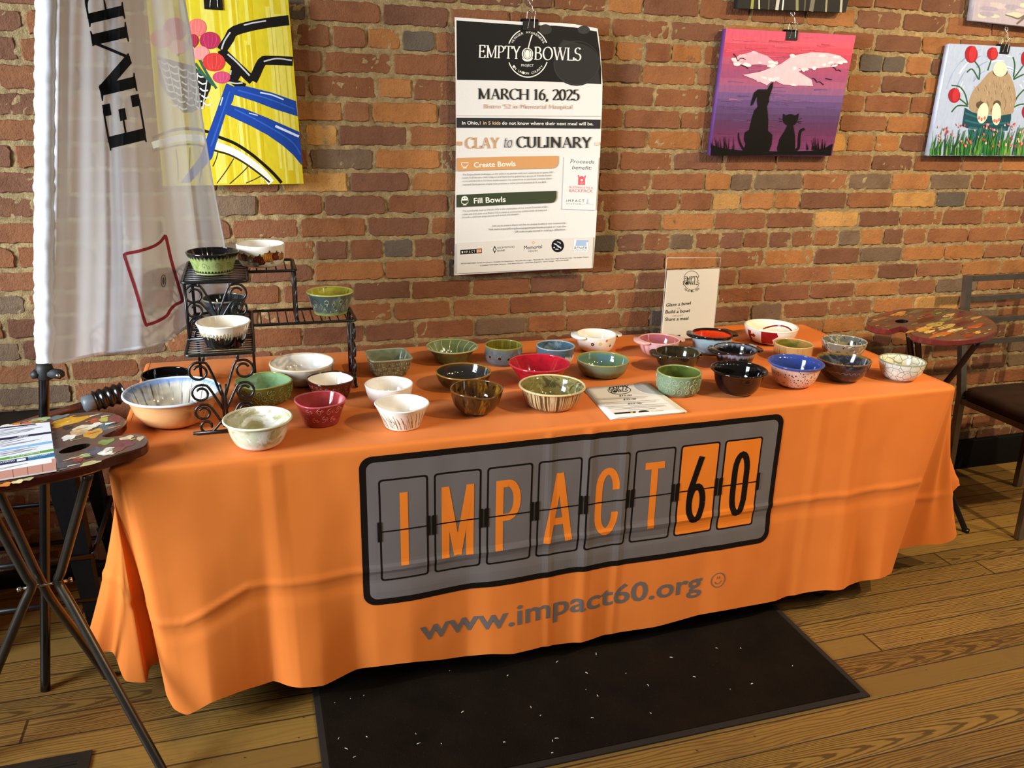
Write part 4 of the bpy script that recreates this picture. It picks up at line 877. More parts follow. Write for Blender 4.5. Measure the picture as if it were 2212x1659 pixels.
# ------------------------------------------------------------------ black wire stand: two L-shaped tiers
RK = (.175, -.26)
rack = thing('wire_plant_stand', 'black wrought-iron corner stand of two L-shaped wire tiers with scroll legs', 'stand', (RK[0], RK[1], TT+.001))
def rl(x, y, z): return (x-RK[0], y-RK[1], z-TT-.001)
Z1, Z2 = .950, 1.100
def shelf(name, x0, x1, y0, y1, z, along, step):
    bm = bmesh.new(); r_ = .0042
    q = [(x0, y0), (x1, y0), (x1, y1), (x0, y1)]; c_ = []
    for k in range(4):
        (ax, ay), (bx, by), (cx_, cy_) = q[k-1], q[k], q[(k+1) % 4]; rr = .01
        for (px, py) in ((bx+(ax-bx)/math.hypot(ax-bx, ay-by)*rr, by+(ay-by)/math.hypot(ax-bx, ay-by)*rr), (bx, by), (bx+(cx_-bx)/math.hypot(cx_-bx, cy_-by)*rr, by+(cy_-by)/math.hypot(cx_-bx, cy_-by)*rr)): c_.append((px, py))
    P = [rl(x, y, z) for x, y in c_]; P2 = []
    for k in range(0, 12, 3): P2 += [P[k], tuple((Vector(P[k])*.3+Vector(P[k+1])*.4+Vector(P[k+2])*.3)), P[k+2]]
    tube(bm, P2, r_, 8, closed=True); fr = obj(name, bm, M_BLACK, rack)
    n = int(((y1-y0) if along == 'x' else (x1-x0))/step)
    for k in range(1, n):
        bm = bmesh.new()
        if along == 'x': y = y0+(y1-y0)*k/n; tube(bm, [rl(x0, y, z+.001), rl(x1, y, z+.001)], .0021, 6)
        else: x = x0+(x1-x0)*k/n; tube(bm, [rl(x, y0, z+.001), rl(x, y1, z+.001)], .0021, 6)
        obj('shelf_wire', bm, M_BLACK, fr)
    return fr
shelf('lower_shelf_wing', .175, .334, -.69, -.26, Z1, 'x', .0215)
shelf('lower_shelf_arm', .334, .617, -.425, -.26, Z1, 'y', .0235)
shelf('upper_shelf_wing', .172, .330, -.55, -.26, Z2, 'x', .0225)
shelf('upper_shelf_arm', .330, .458, -.43, -.26, Z2, 'y', .0235)
def curl(p0, p1, c, r, a0, a1, n=22):
    """a bar from p0 that runs into a shrinking curl round c"""
    out = [p0]
    for k in range(n+1):
        a = math.radians(a0+(a1-a0)*k/n); q = r*(1-.55*k/n); out.append((c[0]+q*math.cos(a), c[1]+q*math.sin(a)))
    return out
def scroll_panel(name, org, ax, width, height, rad=.0033):
    """pairs of C-scrolls springing from the middle, as on the front legs"""
    pn = None
    def w(u, v): return tuple(Vector(org)+Vector(ax)*(u*width)+Vector((0, 0, v*height)))
    first = True
    bm = bmesh.new(); tube(bm, [w(-.5, .005), w(.5, .005)], .0045, 8); pn = obj(name, bm, M_BLACK, rack)
    for sgn in (-1, 1):
        for (base, top, cen, r_, a0, a1) in (((.03, .48), (.2, .84), (.33, .80), .165, 150, -330), ((.03, .30), (.2, .52), (.33, .52), .15, 150, -320), ((.05, .10), (.15, .28), (.32, .27), .14, 150, -320), ((.02, .18), (.1, .03), (.28, .085), .12, 215, 560)):
            asp = width/height
            L = [(sgn*u, v) for u, v in [base]+[(cen[0]+r_*(1-.5*k/24)*math.cos(math.radians(a0+(a1-a0)*k/24)), cen[1]+r_*asp*(1-.5*k/24)*math.sin(math.radians(a0+(a1-a0)*k/24))) for k in range(25)]]
            pts = [w(u, v) for u, v in L]; sm = catmull([pts[0]]+pts[1::2], 3)
            bm = bmesh.new(); tube(bm, sm, rad, 7); obj('scroll', bm, M_BLACK, pn)
        bm = bmesh.new(); tube(bm, [w(sgn*.028, .06), w(sgn*.02, .5), w(sgn*.05, .62)], rad, 7); obj('stem', bm, M_BLACK, pn)
        bm = bmesh.new(); tube(bm, [w(sgn*.25, .94), w(sgn*.25, 1.0)], .004, 7); obj('tab', bm, M_BLACK, pn)
scroll_panel('front_scroll_panel', rl(.2545, -.69, TT+.006), (1, 0, 0), .159, Z1-TT-.008)
scroll_panel('middle_scroll_panel', rl(.251, -.55, Z1+.003), (1, 0, 0), .158, Z2-Z1-.005, .003)
scroll_panel('side_scroll_panel', rl(.613, -.343, TT+.006), (0, 1, 0), .150, Z1-TT-.008)
scroll_panel('upper_side_panel', rl(.4565, -.345, Z1+.003), (0, 1, 0), .150, Z2-Z1-.005, .003)
for x, y, z0_, z1_ in ((.178, -.264, TT+.002, Z2), (.612, -.264, TT+.002, Z1), (.178, -.55, Z1, Z2), (.456, -.264, Z1, Z2), (.33, -.27, TT+.002, Z1)):
    bm = bmesh.new(); tube(bm, [rl(x, y, z0_), rl(x, y, z1_)], .0042, 8); obj('post', bm, M_BLACK, rack)
# --- bowls on the stand
RG = 'glazed bowls on the black stand'
b = Bowl('lime green bowl with black zigzag borders and interior, top left of the stand', (.247, -.447, Z2+.005), .068, .055, .045, 'straight', gl('lime_glaze', '#909c60', [('blot', '#7a8b44', 40, .5, .7)], rough=.3), K, rim=gl('black_band', '#12100f'), foot=gl('black_foot', '#12100f'), group=RG)
ink = Ink(.0005); N = 38; Lc = 2*math.pi*.068
for k in range(N):
    u0 = -Lc/2+Lc*k/N; u1 = u0+Lc/N; ink.poly([(u0, .0505), ((u0+u1)/2, .0425), (u1, .0505)], '#12100f', 0); ink.poly([(u0, .006), ((u0+u1)/2, .0125), (u1, .006)], '#12100f', 0)
    ink.line([(u0, .048), ((u0+u1)/2, .0395), (u1, .048)], .0008, '#1c1a12', .2)
ink.rect(-Lc/2, .050, Lc/2, .055, '#12100f', 0)
for u in (-.075, -.03, .012, .05, .085):
    ink.line(spiral(u, .026, .009, 1.1, 0, 1, 14), .0007, '#4e6a2a', .2); ink.line(spiral(u+.012, .022, .006, 1.1, 2, -1, 12), .0007, '#4e6a2a', .2)
b.paint(ink, 'zigzag_border', 'black zigzag borders and fine scrolls')
b = Bowl('white bowl painted with a row of pumpkins and gourds, atop the stand', (.371, -.363, Z2+.005), .067, .059, .046, 'cup', gl('soft_white_glaze', '#e4dccd'), gl('white_grey_streaks', '#e6e0d6', [('streak', '#6f675c', 18, .62, .7, 5)]), rim=gl('soft_white_rim', '#ebe6dc'), group=RG)
ink = Ink(.0004)
def pumpkin(cx, cy, r_, col, dark, stem='#3a3a1c'):
    L0 = ink.nl; ink.nl += .3
    ink.ell(cx, cy, r_*1.3, r_*.98, '#2a1812', L0, 20)
    for dx, rr in ((-.72, .5), (.72, .5), (-.38, .58), (.38, .58), (0, .6)): ink.ell(cx+dx*r_, cy, rr*r_, r_*.9, col, L0+.1+.05*(1-abs(dx)), 16); ink.ring(cx+dx*r_, cy, rr*r_, r_*.88, r_*.09, dark, layer=L0+.16+.05*(1-abs(dx)), n=16)
    ink.line([(cx, cy+r_*.85), (cx+r_*.2, cy+r_*1.3)], r_*.3, stem, L0+.25)
for cx, cy, r_, c1, c2 in ((-.052, .030, .0105, '#7a3420', '#3a140c'), (-.032, .026, .0095, '#8a6a48', '#4a3420'), (-.006, .024, .0135, '#6d2619', '#34100a'), (.021, .032, .0140, '#d08a3a', '#6a3a12'), (.044, .033, .0115, '#7b2a1a', '#35100a'), (-.018, .012, .0075, '#9a9a8c', '#4c4c44'), (.064, .03, .010, '#b9743a', '#5a3012'), (-.075, .03, .011, '#c98a3c', '#6a3a12')): pumpkin(cx, cy, r_, c1, c2)
for cx, cy, a in ((.004, .038, .5), (-.024, .036, 2.4), (.032, .016, -.3), (.052, .038, 1.0), (-.04, .014, 3.0)): ink.ell(cx, cy, .006, .0028, '#b9a55a', None, 10, a); ink.line([(cx-.005*math.cos(a), cy-.005*math.sin(a)), (cx+.005*math.cos(a), cy+.005*math.sin(a))], .0006, '#4a4420')
b.paint(ink, 'painted_pumpkins', 'band of painted pumpkins, gourds and leaves')
b = Bowl('dark slate bowl standing inside the stand behind the iron scrolls', (.264, -.335, Z1+.005), .063, .055, .038, 'straight', gl('slate_mottled_glaze', '#2b3036', [('blot', '#596570', 22, .54, .68), ('blot', '#151516', 30, .5, .64)]), gl('slate_inside', '#1f2225', [('streak', '#47525c', 9, .55, .7, 4)]), rim=gl('slate_rim', '#6a6658'), group=RG)
b = Bowl('white bowl dripping into black at its base, on the lower front of the stand', (.266, -.628, Z1+.005), .067, .060, .044, 'straight', gl('black_to_white_glaze', '#e3d9c6', [('z', '#15110d', .036, .031, 12, .012)]), gl('ivory_gloss_inside', '#e6ddcb'), rim=gl('ivory_gloss_rim', '#eae4d6'), group=RG)
zz = []
for k in range(44):
    u = -.10+.2*k/43; zz += [(u+RS.uniform(-.0007, .0007), .043+RS.uniform(-.003, .003) if k % 2 else .030+RS.uniform(-.006, .004))]
b.relief([[(p.x, p.y) for p in catmull([(u, v, 0) for u, v in zz], 4)]], gl('drip_edge', '#b5a888'), .0009, 'drip_edge')
b = Bowl('teal bowl with raised mushrooms and a lime speckled interior, right on the stand', (.555, -.338, Z1+.005), .069, .063, .046, 'straight', gl('teal_grey_glaze', '#4c5a58', [('blot', '#6f8370', 22, .5, .66), ('z', '#8f9a58', .012, .005, 3, .004)]), gl('lime_speckled_inside', '#a79e2c', [('blot', '#27250f', 70, .60, .66), ('blot', '#c3c85c', 14, .55, .7)]), rim=gl('lime_rim', '#b5bd66'), foot=gl('lime_foot', '#a9ad62'), group=RG)
rl_ = []
for cx, cy, k in ((-.055, .036, 0), (-.034, .028, 1), (-.012, .040, 0), (.012, .036, 1), (.036, .040, 0), (-.022, .016, 1), (.022, .016, 2), (.0, .012, 2), (.048, .018, 1), (.06, .038, 1), (-.07, .02, 1)):
    if k == 0: rl_ += [[(cx-.008, cy), (cx-.006, cy+.007), (cx, cy+.010), (cx+.006, cy+.007), (cx+.008, cy), (cx, cy-.002), (cx-.008, cy)], [(cx-.001, cy-.002), (cx-.001, cy-.012)], [(cx+.002, cy-.002), (cx+.002, cy-.012)]]
    elif k == 1: rl_ += [[(cx, cy-.010), (cx-.006, cy), (cx, cy+.011), (cx+.006, cy), (cx, cy-.010)], [(cx, cy-.010), (cx, cy+.008)]]
    else: rl_ += [spiral(cx, cy, .004, .9, 0, 1, 10)]
b.relief(rl_, gl('pale_relief', '#a8b08c'), .0009)
# ------------------------------------------------------------------ things hung on the wall
def zpx(x0, y0, k): return lambda x, y: (x0+x/k, y0+y/k)
def binder_clip(px, py, yface, label, wid=.046, tilt=0.0, hook=True, hlabel=''):
    """a clip gripping the top edge at photo point (px, py)"""
    p = on(px, py, 1, yface); o = thing('binder_clip', label, 'clip', p, 'binder clips holding the pictures')
    bm = bmesh.new(); w = wid/2
    sec = [(-.0015, -.027), (-.0035, -.027), (-.0035, .000), (.004, .0075), (.020, .0075), (.024, .0), (.024, -.024), (.022, -.024), (.0215, -.001), (.0185, .0055), (.005, .0055), (-.0015, -.001)]
    ra = [bm.verts.new((-w, y, z)) for y, z in sec]; rb_ = [bm.verts.new((w, y, z)) for y, z in sec]; n = len(sec)
    for k in range(n): bm.faces.new((ra[k], ra[(k+1) % n], rb_[(k+1) % n], rb_[k]))
    for r_ in (ra[::-1], rb_):
        for t_ in tessellate_polygon([[Vector((0, v.co.y, v.co.z)) for v in r_]]): bm.faces.new([r_[i] for i in t_])
    bmesh.ops.recalc_face_normals(bm, faces=bm.faces); obj('clip_body', bm, M_BLACK, o, smooth=False)
    for yy, lean in ((-.0045, .010), (.012, -.004)):
        P = [(-.010, yy, -.024), (-.007+lean*.3, yy-.001, .008), (-.004+lean, yy-.002, .026), (0+lean*1.3, yy-.003, .033), (.005+lean, yy-.002, .026), (.009+lean*.3, yy-.001, .008), (.012, yy, -.024)]
        bm = bmesh.new(); tube(bm, catmull(P, 4), .0011, 6); obj('wire_handle', bm, M_STEEL, o)
    if hook:
        h_ = thing('picture_hook', hlabel, 'hook', p+Vector((0, .002, .0)), 'wire hooks on the brick wall')
        P = [(-.004, -.002, .031), (.002, .000, .024), (.008, .000, .030), (.006, .003, .045), (.0, .006, .052), (-.003, .010, .064), (.002, .014, .078), (.0, .020, .085)]
        bm = bmesh.new(); tube(bm, catmull(P, 5), .0013, 6); obj('hook_wire', bm, M_STEEL, h_)
        bm = bmesh.new(); tube(bm, catmull([(.0, .010, .05), (.008, .008, .058), (.004, .010, .068), (-.006, .010, .064), (-.004, .012, .05)], 4), .0010, 6); obj('hook_loop', bm, M_STEEL, h_)
        bm = bmesh.new(); tube(bm, [(0, .008, .083), (0, abs(p.y)+.01, .086)], .002, 8); obj('nail', bm, M_STEEL, h_)
    return o
# ---- the big poster
def poster_y(px, py):
    u = (px-983)/315.0; v = (py-40)/550.0
    return -.027-.022*max(0, u)**3-.004*math.sin(max(0, min(1, u))*3.1)-.010*max(0, v)**4
def poster_map(px, py, lift):
    return on(px, py, 1, poster_y(px, py)-lift)-PO
PO = on(1140, 330, 1, -.03)
poster = thing('poster', 'tall printed poster with a dark header, clipped to the brick wall above the table', 'poster', PO)
outl = [(982,37),(1030,40.5),(1080,44),(1130,47),(1164,48),(1211,49.5),(1240,52),(1268,57),(1291,61.5),(1296,100),(1298.6,136),(1301.5,180),(1300.5,230),(1298.6,280),(1296,340),(1292,411),(1287,500),(1281,579),(1230,580.5),(1139,585.5),(1060,590),(981.5,594.5),(983,450),(985,300),(984,150)]
sheet = Ink(0.0); sheet.poly(outl, '#d9d6d0', 0)
sh_ = sheet.build('paper_sheet', poster_map, colattr('poster_paper', .5, .3, var=.02, scale=200), poster, maxlen=18.0)
sh_.modifiers.new('thick', 'SOLIDIFY').thickness = .0004
q = Ink(.00035)
z5 = zpx(960, 20, 5.183); z6 = zpx(960, 330, 5.925)
DK, TN, LN = '#201e1c', '#c79468', '#e9e4da'
q.poly([(986,44),(1040,48),(1130,54),(1200,55.5),(1240,59),(1289,68),(1295,110),(1298.5,150),(1298.6,181.7),(1180,176),(1080,174),(987,172.4)], DK)
q.poly([(x, y) for x, y in [z5(1330,340), z5(1500,380), z5(1640,520), z5(1725,700), z5(1745,830), z5(1400,815), z5(1280,760), z5(1225,640), z5(1235,480)]], '#33312f')
q.ell(*z5(1480, 620), 50, 46, '#2f2d2b'); q.ell(*z5(1560,230), 13, 9, '#3a3936'); q.ell(*z5(1130,225), 14, 11, '#393632'); q.ring(*z5(1480, 600), 49, 47, .8, '#44413d')
roman(q, 'EMPTY', z5(380,540), z5(848,556), 27, LN, thick=.12); roman(q, 'BOWLS', z5(1003,563), z5(1532,575), 27.5, LN, thick=.12)
cxp, cyp = z5(935, 490)
for a0, a1 in ((25, 62), (112, 157), (203, 338)): q.ring(cxp, cyp, 44.5, -52, 2.2, LN, math.radians(a0), math.radians(a1))
arctext(q, 'HUNGER AWARENESS', cxp, cyp, 37.5, 150, 28, 5.2, LN, sy=1.13); arctext(q, 'IN UNION COUNTY', cxp, cyp, 43, 218, 322, 5.2, LN, inward=True, sy=1.08)
bx_, by_ = z5(930, 500)
q.ell(bx_, by_+8, 11.5, 8.5, LN); q.ell(bx_, by_+4, 12.4, 8.5, DK); q.ell(bx_, by_, 12.3, 13.0, LN); q.ring(bx_, by_, 9.2, 11.0, 1.3, DK)
q.line([z5(982,285), z5(955,370), z5(937,440)], [2.8, 1.7], LN); q.ell(bx_-.3, by_-1, 5.8, 9.8, DK); q.ell(bx_-.3, by_-.5, 4.9, 8.6, LN)
q.line([z5(975,300), z5(955,370), z5(938,445)], 2.2, LN)
sans(q, 'PROJECT', z5(860,640), z5(998,641), 5.2, LN)
roman(q, 'MARCH 16, 2025', z5(370,1005), z5(1510,1020), 23, '#2b2a28', thick=.15)
sans(q, "Bistro '52 in Memorial Hospital", z5(440,1108), z5(1425,1115), 9.4, '#c59c86')
q.line([z5(135,1190), z5(1000,1192), z5(1750,1196)], 1.2, '#c9bfb0')
q.poly([z5(135,1215), z5(950,1220), z5(1748,1237), z5(1745,1336), z5(950,1328), z5(135,1326)], '#2f2e2d')
sans(q, 'In Ohio,', z5(198,1290), z5(385,1290), 7.4, LN, bold=.012); sans(q, '1 in 5 kids', z5(397,1290), z5(628,1291), 7.4, '#d6b08a', bold=.012); sans(q, 'do not know where their next meal will be.', z5(645,1291), z5(1668,1300), 7.2, LN, bold=.012)
q.poly([z5(135,1480), z5(190,1481), z5(190,1523), z5(135,1522)], TN); q.poly([z5(1685,1485), z5(1738,1486), z5(1738,1523), z5(1685,1522)], '#e0c2aa')
roman(q, 'CLAY', z5(228,1555), z5(607,1555), 23, TN, thick=.13); roman(q, 'to', z5(655,1547), z5(755,1547), 25, '#55534e', thick=.08, slant=.16); roman(q, 'CULINARY', z5(805,1546), z5(1645,1552), 23, '#33332f', thick=.15)
q.poly([z6(155,68), z6(800,48), z6(1452,40), z6(1450,128), z6(1438,165), z6(1415,188), z6(1390,198), z6(800,212), z6(155,235)], '#c8935f')
q.poly([z6(155,540), z6(800,508), z6(1435,487), z6(1434,575), z6(1420,612), z6(1398,634), z6(1370,641), z6(800,664), z6(155,697)], '#3b422e')
def lo(body, a, b_, h_, c_, **k): sans(q, body, z6(*a), z6(*b_), h_, c_, **k)
lo('Create Bowls', (378,188), (912,170), 11.5, LN, bold=.015); lo('Fill Bowls', (378,648), (785,628), 12.2, LN, bold=.015)
q.line([z6(214,128), z6(308,124), z6(300,160), z6(275,182), z6(246,183), z6(222,162), z6(214,128)], 1.3, LN); q.line([z6(235,194), z6(285,192)], 1.6, LN)
q.ell(*z6(260,596), 7.2, 7.2, LN); q.poly([z6(222,612), z6(300,608), z6(292,642), z6(262,655), z6(230,645)], '#3b422e'); q.line([z6(214,610), z6(308,606), z6(300,640), z6(262,660), z6(222,645), z6(214,610)], 1.2, LN); q.line([z6(238,668), z6(284,666)], 1.6, LN)
q.ell(*z6(245,585), 1.6, 1.2, '#3b422e'); q.ell(*z6(275,580), 1.6, 1.2, '#3b422e')
GY = '#6f6a62'
for body, a, b_ in (('The Empty Bowls challenge on the table is to partner with our community to glaze 300', (230,290), (1385,258)), ('bowls by February 14th. Help us and have fun by gathering a group of friends, family', (230,330), (1370,297)), ('or co-workers for a 2-3 hour studio session. No experience or particular creative talent', (230,372), (1372,337)), ('required! Each person simply must purchase a ticket priced between $15 and $55.', (230,417), (1305,383)),
                    ('The community meal on March 16th is the centerpiece of our event! Purchase a $20', (230,755), (1315,698)), ("ticket and then join us at Bistro '52 to select a community crafted bowl to keep and", (230,797), (1310,740)), ('fill with a delicious soup served with bread and dessert.', (230,837), (955,792))): lo(body, a, b_, 3.7, GY)
for body, a, b_ in (('Join us to ensure there will be no empty bowls in our community.', (612,945), (1555,905)), ('Visit www.impact60.org/homepage/empty-bowls-project or scan the', (562,990), (1552,950)), ('QR code to get started in making a difference.', (900,1020), (1550,990))): lo(body, a, b_, 3.9, '#4c4842')
q.poly([z6(1535,45), z6(1975,60), z6(1935,735), z6(1507,720)], '#d9d8d4')
lo('Proceeds', (1610,132), (1912,140), 8.4, '#44423e', slant=.2); lo('benefit:', (1632,210), (1880,217), 8.4, '#44423e', slant=.2)
RDL = '#d25a64'
q.poly([z6(1712,330), z6(1800,332), z6(1798,412), z6(1710,410)], RDL); q.poly([z6(1706,285), z6(1722,285), z6(1735,325), z6(1715,335)], RDL); q.poly([z6(1797,290), z6(1812,292), z6(1803,335), z6(1785,326)], RDL); q.ell(*z6(1757,322), 5, 4, RDL); q.ell(*z6(1757,350), 2.6, 2.6, '#ecd8d6'); q.rect(*z6(1735,378), *z6(1780,404), '#dd7f86')
lo('BLESSINGS IN A', (1597,452), (1902,462), 4.6, RDL); lo('BACKPACK', (1597,502), (1898,510), 7.0, RDL)
lo('I M P A C T', (1562,627), (1790,629), 5.3, '#3c3a3c'); lo('S T A T I O N', (1562,661), (1745,664), 2.9, '#77747a'); q.poly([z6(1815,650), z6(1830,585), z6(1842,592), z6(1840,650)], '#a9bcd4'); q.line([z6(1760,660), z6(1840,652), z6(1910,664)], .7, '#9fb0c6')
q.poly([z6(155,1156), z6(1000,1108), z6(1905,1080), z6(1885,1478), z6(1000,1505), z6(155,1545)], '#d2ccc2')
q.poly([z6(203,1245), z6(480,1224), z6(480,1284), z6(203,1303)], '#191614')
for k, ch in enumerate('IMPACT'): lo(ch, (222+k*31, 1287-k*2.2), (238+k*31, 1286-k*2.2), 5.2, LN)
for k in range(2): q.poly([z6(412+k*33,1238-k*2), z6(440+k*33,1236-k*2), z6(440+k*33,1276-k*2), z6(412+k*33,1278-k*2)], '#e3a37c')
q.poly([z6(643,1190), z6(668,1238), z6(643,1288), z6(618,1240)], '#33322f'); q.ell(*z6(643,1240), 2.1, 3, '#d2ccc2'); lo('RICHWOOD', (680,1228), (900,1216), 4.4, '#55524c'); lo('BANK', (680,1268), (780,1258), 4.4, '#55524c')
lo('Memorial', (1020,1236), (1250,1222), 8.0, '#3a3835'); lo('HEALTH', (1075,1271), (1190,1265), 4.0, '#5a5650'); q.poly([z6(1137,1128), z6(1158,1150), z6(1137,1173), z6(1116,1151)], '#c9a566'); q.poly([z6(1137,1138), z6(1149,1150), z6(1137,1163), z6(1125,1151)], '#d8cdb8')
q.ell(*z6(1450,1190), 13.6, 14.2, '#1b1b1d')
for dx, dy, r1, r2, a in ((-30,-20,4,1.4,.4), (10,10,5,1.8,.7), (30,-35,2.5,1.2,1.2), (-10,45,4,1.2,.1), (38,25,2.4,1.4,1.4), (-45,22,2,1.5,.3), (5,-48,3,1,.2)): q.ell(*z6(1450+dx,1190+dy), r1, r2, '#c5c8cc', rot=a)
q.poly([z6(1662,1112), z6(1845,1112), z6(1832,1270), z6(1652,1270)], '#e6e6e6'); q.poly([z6(1690,1116), z6(1840,1116), z6(1842,1140), z6(1815,1150), z6(1820,1195), z6(1675,1195)], '#9db4cf'); lo('RENIER', (1662,1236), (1826,1236), 6.4, '#2a2a30', slant=.15); lo('CONSTRUCTION', (1652,1262), (1820,1262), 2.6, '#55555c')
lo('ARTIST PARTNERS: Earthly Arts Pottery - Fairbanks Art Department - Marysville Art League - Marysville HS - North Union High School Art Club - The Avalon Theatre', (210,1427), (1845,1341), 2.7, '#3c3934')
lo("CULINARY PARTNERS: Boston's - Chef Adam Warrior - Chef Eddie Shepherd - Leon's Garage - Memorial Health", (455,1451), (1588,1379), 2.7, '#3c3934')
tag(q.build('poster_print', poster_map, M_INK, poster, maxlen=18.0), kind='stuff')
binder_clip(1146, 46, -.034, 'black binder clip at the top of the printed poster', wid=.052, hlabel='bright wire hook above the printed poster')

# ---- stretched canvases
YC = -.040
def canvas(name, label, corners, side_col, cat='painting'):
    """corners (photo px on the front face): TL TR BR BL -> root, map"""
    Q = [on(x, y, 1, YC) for x, y in corners]; o0 = sum(Q, Vector())/4; root = thing(name, label, cat, o0, 'canvases on the brick wall')
    bm = bmesh.new(); f = [bm.verts.new(p-o0) for p in Q]; b_ = [bm.verts.new(p-o0+Vector((0, .027, 0))) for p in Q]
    bm.faces.new(f); bm.faces.new(b_[::-1])
    for k in range(4): bm.faces.new((f[k], b_[k], b_[(k+1) % 4], f[(k+1) % 4]))
    bmesh.ops.recalc_face_normals(bm, faces=bm.faces)
    bmesh.ops.bevel(bm, geom=list(bm.edges), offset=.002, segments=2, affect='EDGES')
    obj('stretched_canvas', bm, plain(name+'_edge', side_col, .6, .3, var=.12, scale=25), root)
    return root, (lambda px, py, lift: on(px, py, 1, YC-lift)-o0)
def clipq(poly, x0, y0, x1, y1): return [(min(max(x, x0), x1), min(max(y, y0), y1)) for x, y in poly]
RP = random.Random(3)
# bicycle on yellow
root, fm = canvas('painting', 'yellow painting of a blue bicycle with a flower basket, half behind the white flag', [(316,-2), (622.5,-2), (656,397), (352,402)], '#d2c04a')
q = Ink(.00015); q.poly([(316,-2), (622.5,-2), (656,397), (352,402)], '#cdb826')
for k in range(34):
    t_ = RP.random(); w = RP.uniform(6, 22); y0, y1 = (-2, 400) if RP.random() < .5 else (RP.uniform(-2, 150), RP.uniform(220, 398))
    xa_ = 318+300*t_; sl = .09-.005*t_; c_ = RP.choice(('#d6c845', '#dccf68', '#c7ac16', '#d1bc2c', '#d8ca58', '#c9b01c'))
    X0 = min(xa_, 616-w); q.poly([(X0+sl*y0, y0), (X0+w+sl*y0, y0), (X0+w+sl*y1-2, min(y1, 396)), (X0+2+sl*y1, min(y1, 396))], c_)
z7 = zpx(400, 0, 3.95)
def st(pts, w, c_, n=5, **k): q.line([z7(*p) for p in pts], w, c_, n=n, **k)
# wheel
st([(-280,1180),(-100,1110),(60,1100),(210,1130),(285,1168),(420,1222),(560,1312),(700,1430),(780,1510),(822,1560)], 6.6, '#15120f'); st([(-280,1240),(-60,1180),(120,1180),(268,1240),(400,1290),(540,1372),(660,1470),(735,1560)], 15, '#e6e4cf'); st([(-280,1290),(-60,1240),(100,1235),(255,1285),(380,1322),(500,1387),(620,1472),(722,1556)], 4, '#2a2620')
for a, b_ in (((280,1297),(235,1420)), ((415,1352),(270,1565)), ((545,1412),(380,1568)), ((650,1500),(520,1562)), ((160,1270),(120,1560)), ((40,1260),(20,1560)), ((-80,1270),(-60,1540))): st([a, ((a[0]+b_[0])/2+6, (a[1]+b_[1])/2), b_], 2.2, '#3a352c')
# frame
BL = '#1c3f8f'
q.poly([z7(*p) for p in [(350,710),(430,745),(408,860),(340,985),(228,1350),(40,1560),(-40,1560),(130,1330),(192,1150),(262,960)]], BL)
q.poly([z7(*p) for p in [(420,733),(520,735),(740,790),(945,863),(960,993),(760,930),(600,868),(408,806)]], BL)
q.poly([z7(*p) for p in [(380,893),(500,925),(700,1005),(972,1125),(990,1290),(996,1412),(920,1320),(830,1240),(700,1150),(560,1075),(345,975)]], BL)
for P, w in (([(640,790),(740,810),(840,850)], 3.0), ([(770,1075),(870,1120),(970,1165)], 5.0), ([(320,830),(300,900)], 2.5), ([(545,965),(620,985)], 2)): st(P, w, '#c9d3e6')
for P in ([(450,770),(700,840),(930,930)], [(420,930),(640,1040),(900,1200),(985,1320)], [(380,780),(320,960),(220,1250)]): st(P, 3, '#2f5aae')
# handlebars
BK = '#14110f'
st([(884,172),(640,205),(425,262),(375,330),(310,430)], 22, BK, n=3); st([(310,425),(350,475),(575,690)], 19, BK, n=3); st([(575,690),(600,640),(655,528),(720,515),(918,523)], 20, BK, n=3)
q.poly([z7(*p) for p in [(395,555),(495,610),(452,685),(520,715),(512,738),(420,735),(365,692)]], BK)
for P, w in (([(500,215),(580,195),(690,178)], 3.2), ([(310,420),(335,350),(385,275)], 3.5), ([(362,462),(440,530),(550,645)], 3.5), ([(670,525),(780,500),(910,515)], 3.2), ([(375,700),(430,712),(490,708)], 3.0), ([(392,600),(385,640)], 3)): st(P, w, '#b9b6b4')
# basket
q.poly([z7(*p) for p in [(-240,480),(60,560),(225,680),(215,760),(150,900),(60,960),(-20,960),(-130,840),(-220,700)]], '#1a1715')
for j in range(7):
    for i in range(5):
        ax, ay = -215+i*78+j*14, 520+i*28+j*60
        if ay < 910: q.line([z7(ax, ay), z7(ax+34, ay+24), z7(ax+70, ay+18)], 3.2, '#d9d6cf', n=3)
for i in range(6): st([(-230+i*84,510+i*28), (-150+i*60,760+i*34)], 2.6, '#c9c6c0')
# flowers
for P in ([(60,330),(110,480),(180,620),(265,755)], [(85,540),(160,640),(240,730)], [(-100,300),(-60,480)], [(100,600),(220,690)]): st(P, 5, '#2f5a4a')
for cx_, cy_, rx, ry, c1 in ((100,235,82,76,'#d66e66'), (70,345,45,55,'#9c2538'), (210,345,88,74,'#ab2c50'), (130,452,76,60,'#dd8a84'), (245,530,96,80,'#c83a36'), (310,660,76,52,'#c04668'), (-90,250,100,100,'#b04a5a'), (-210,330,90,80,'#cf6a5e'), (-60,400,80,60,'#d58a80')):
    x, y = z7(cx_, cy_); q.ell(x, y, rx/3.95, ry/3.95, c1)
    for k in (-.5, -.15, .2, .55): q.line([(x+k*rx/3.95*1.0, y-ry/3.95*.8*math.sqrt(max(.05, 1-k*k))), (x+k*rx/3.95*1.2, y), (x+k*rx/3.95*.6, y+ry/3.95*.75)], 1.1, tuple(min(1, v*1.35+.03) for v in lin(c1)), n=3)
q.build('painted_picture', fm, M_PAINT, root)
binder_clip(460, -1.5, YC, 'black binder clip on the yellow bicycle painting, cut by the picture edge', wid=.05, hook=False)
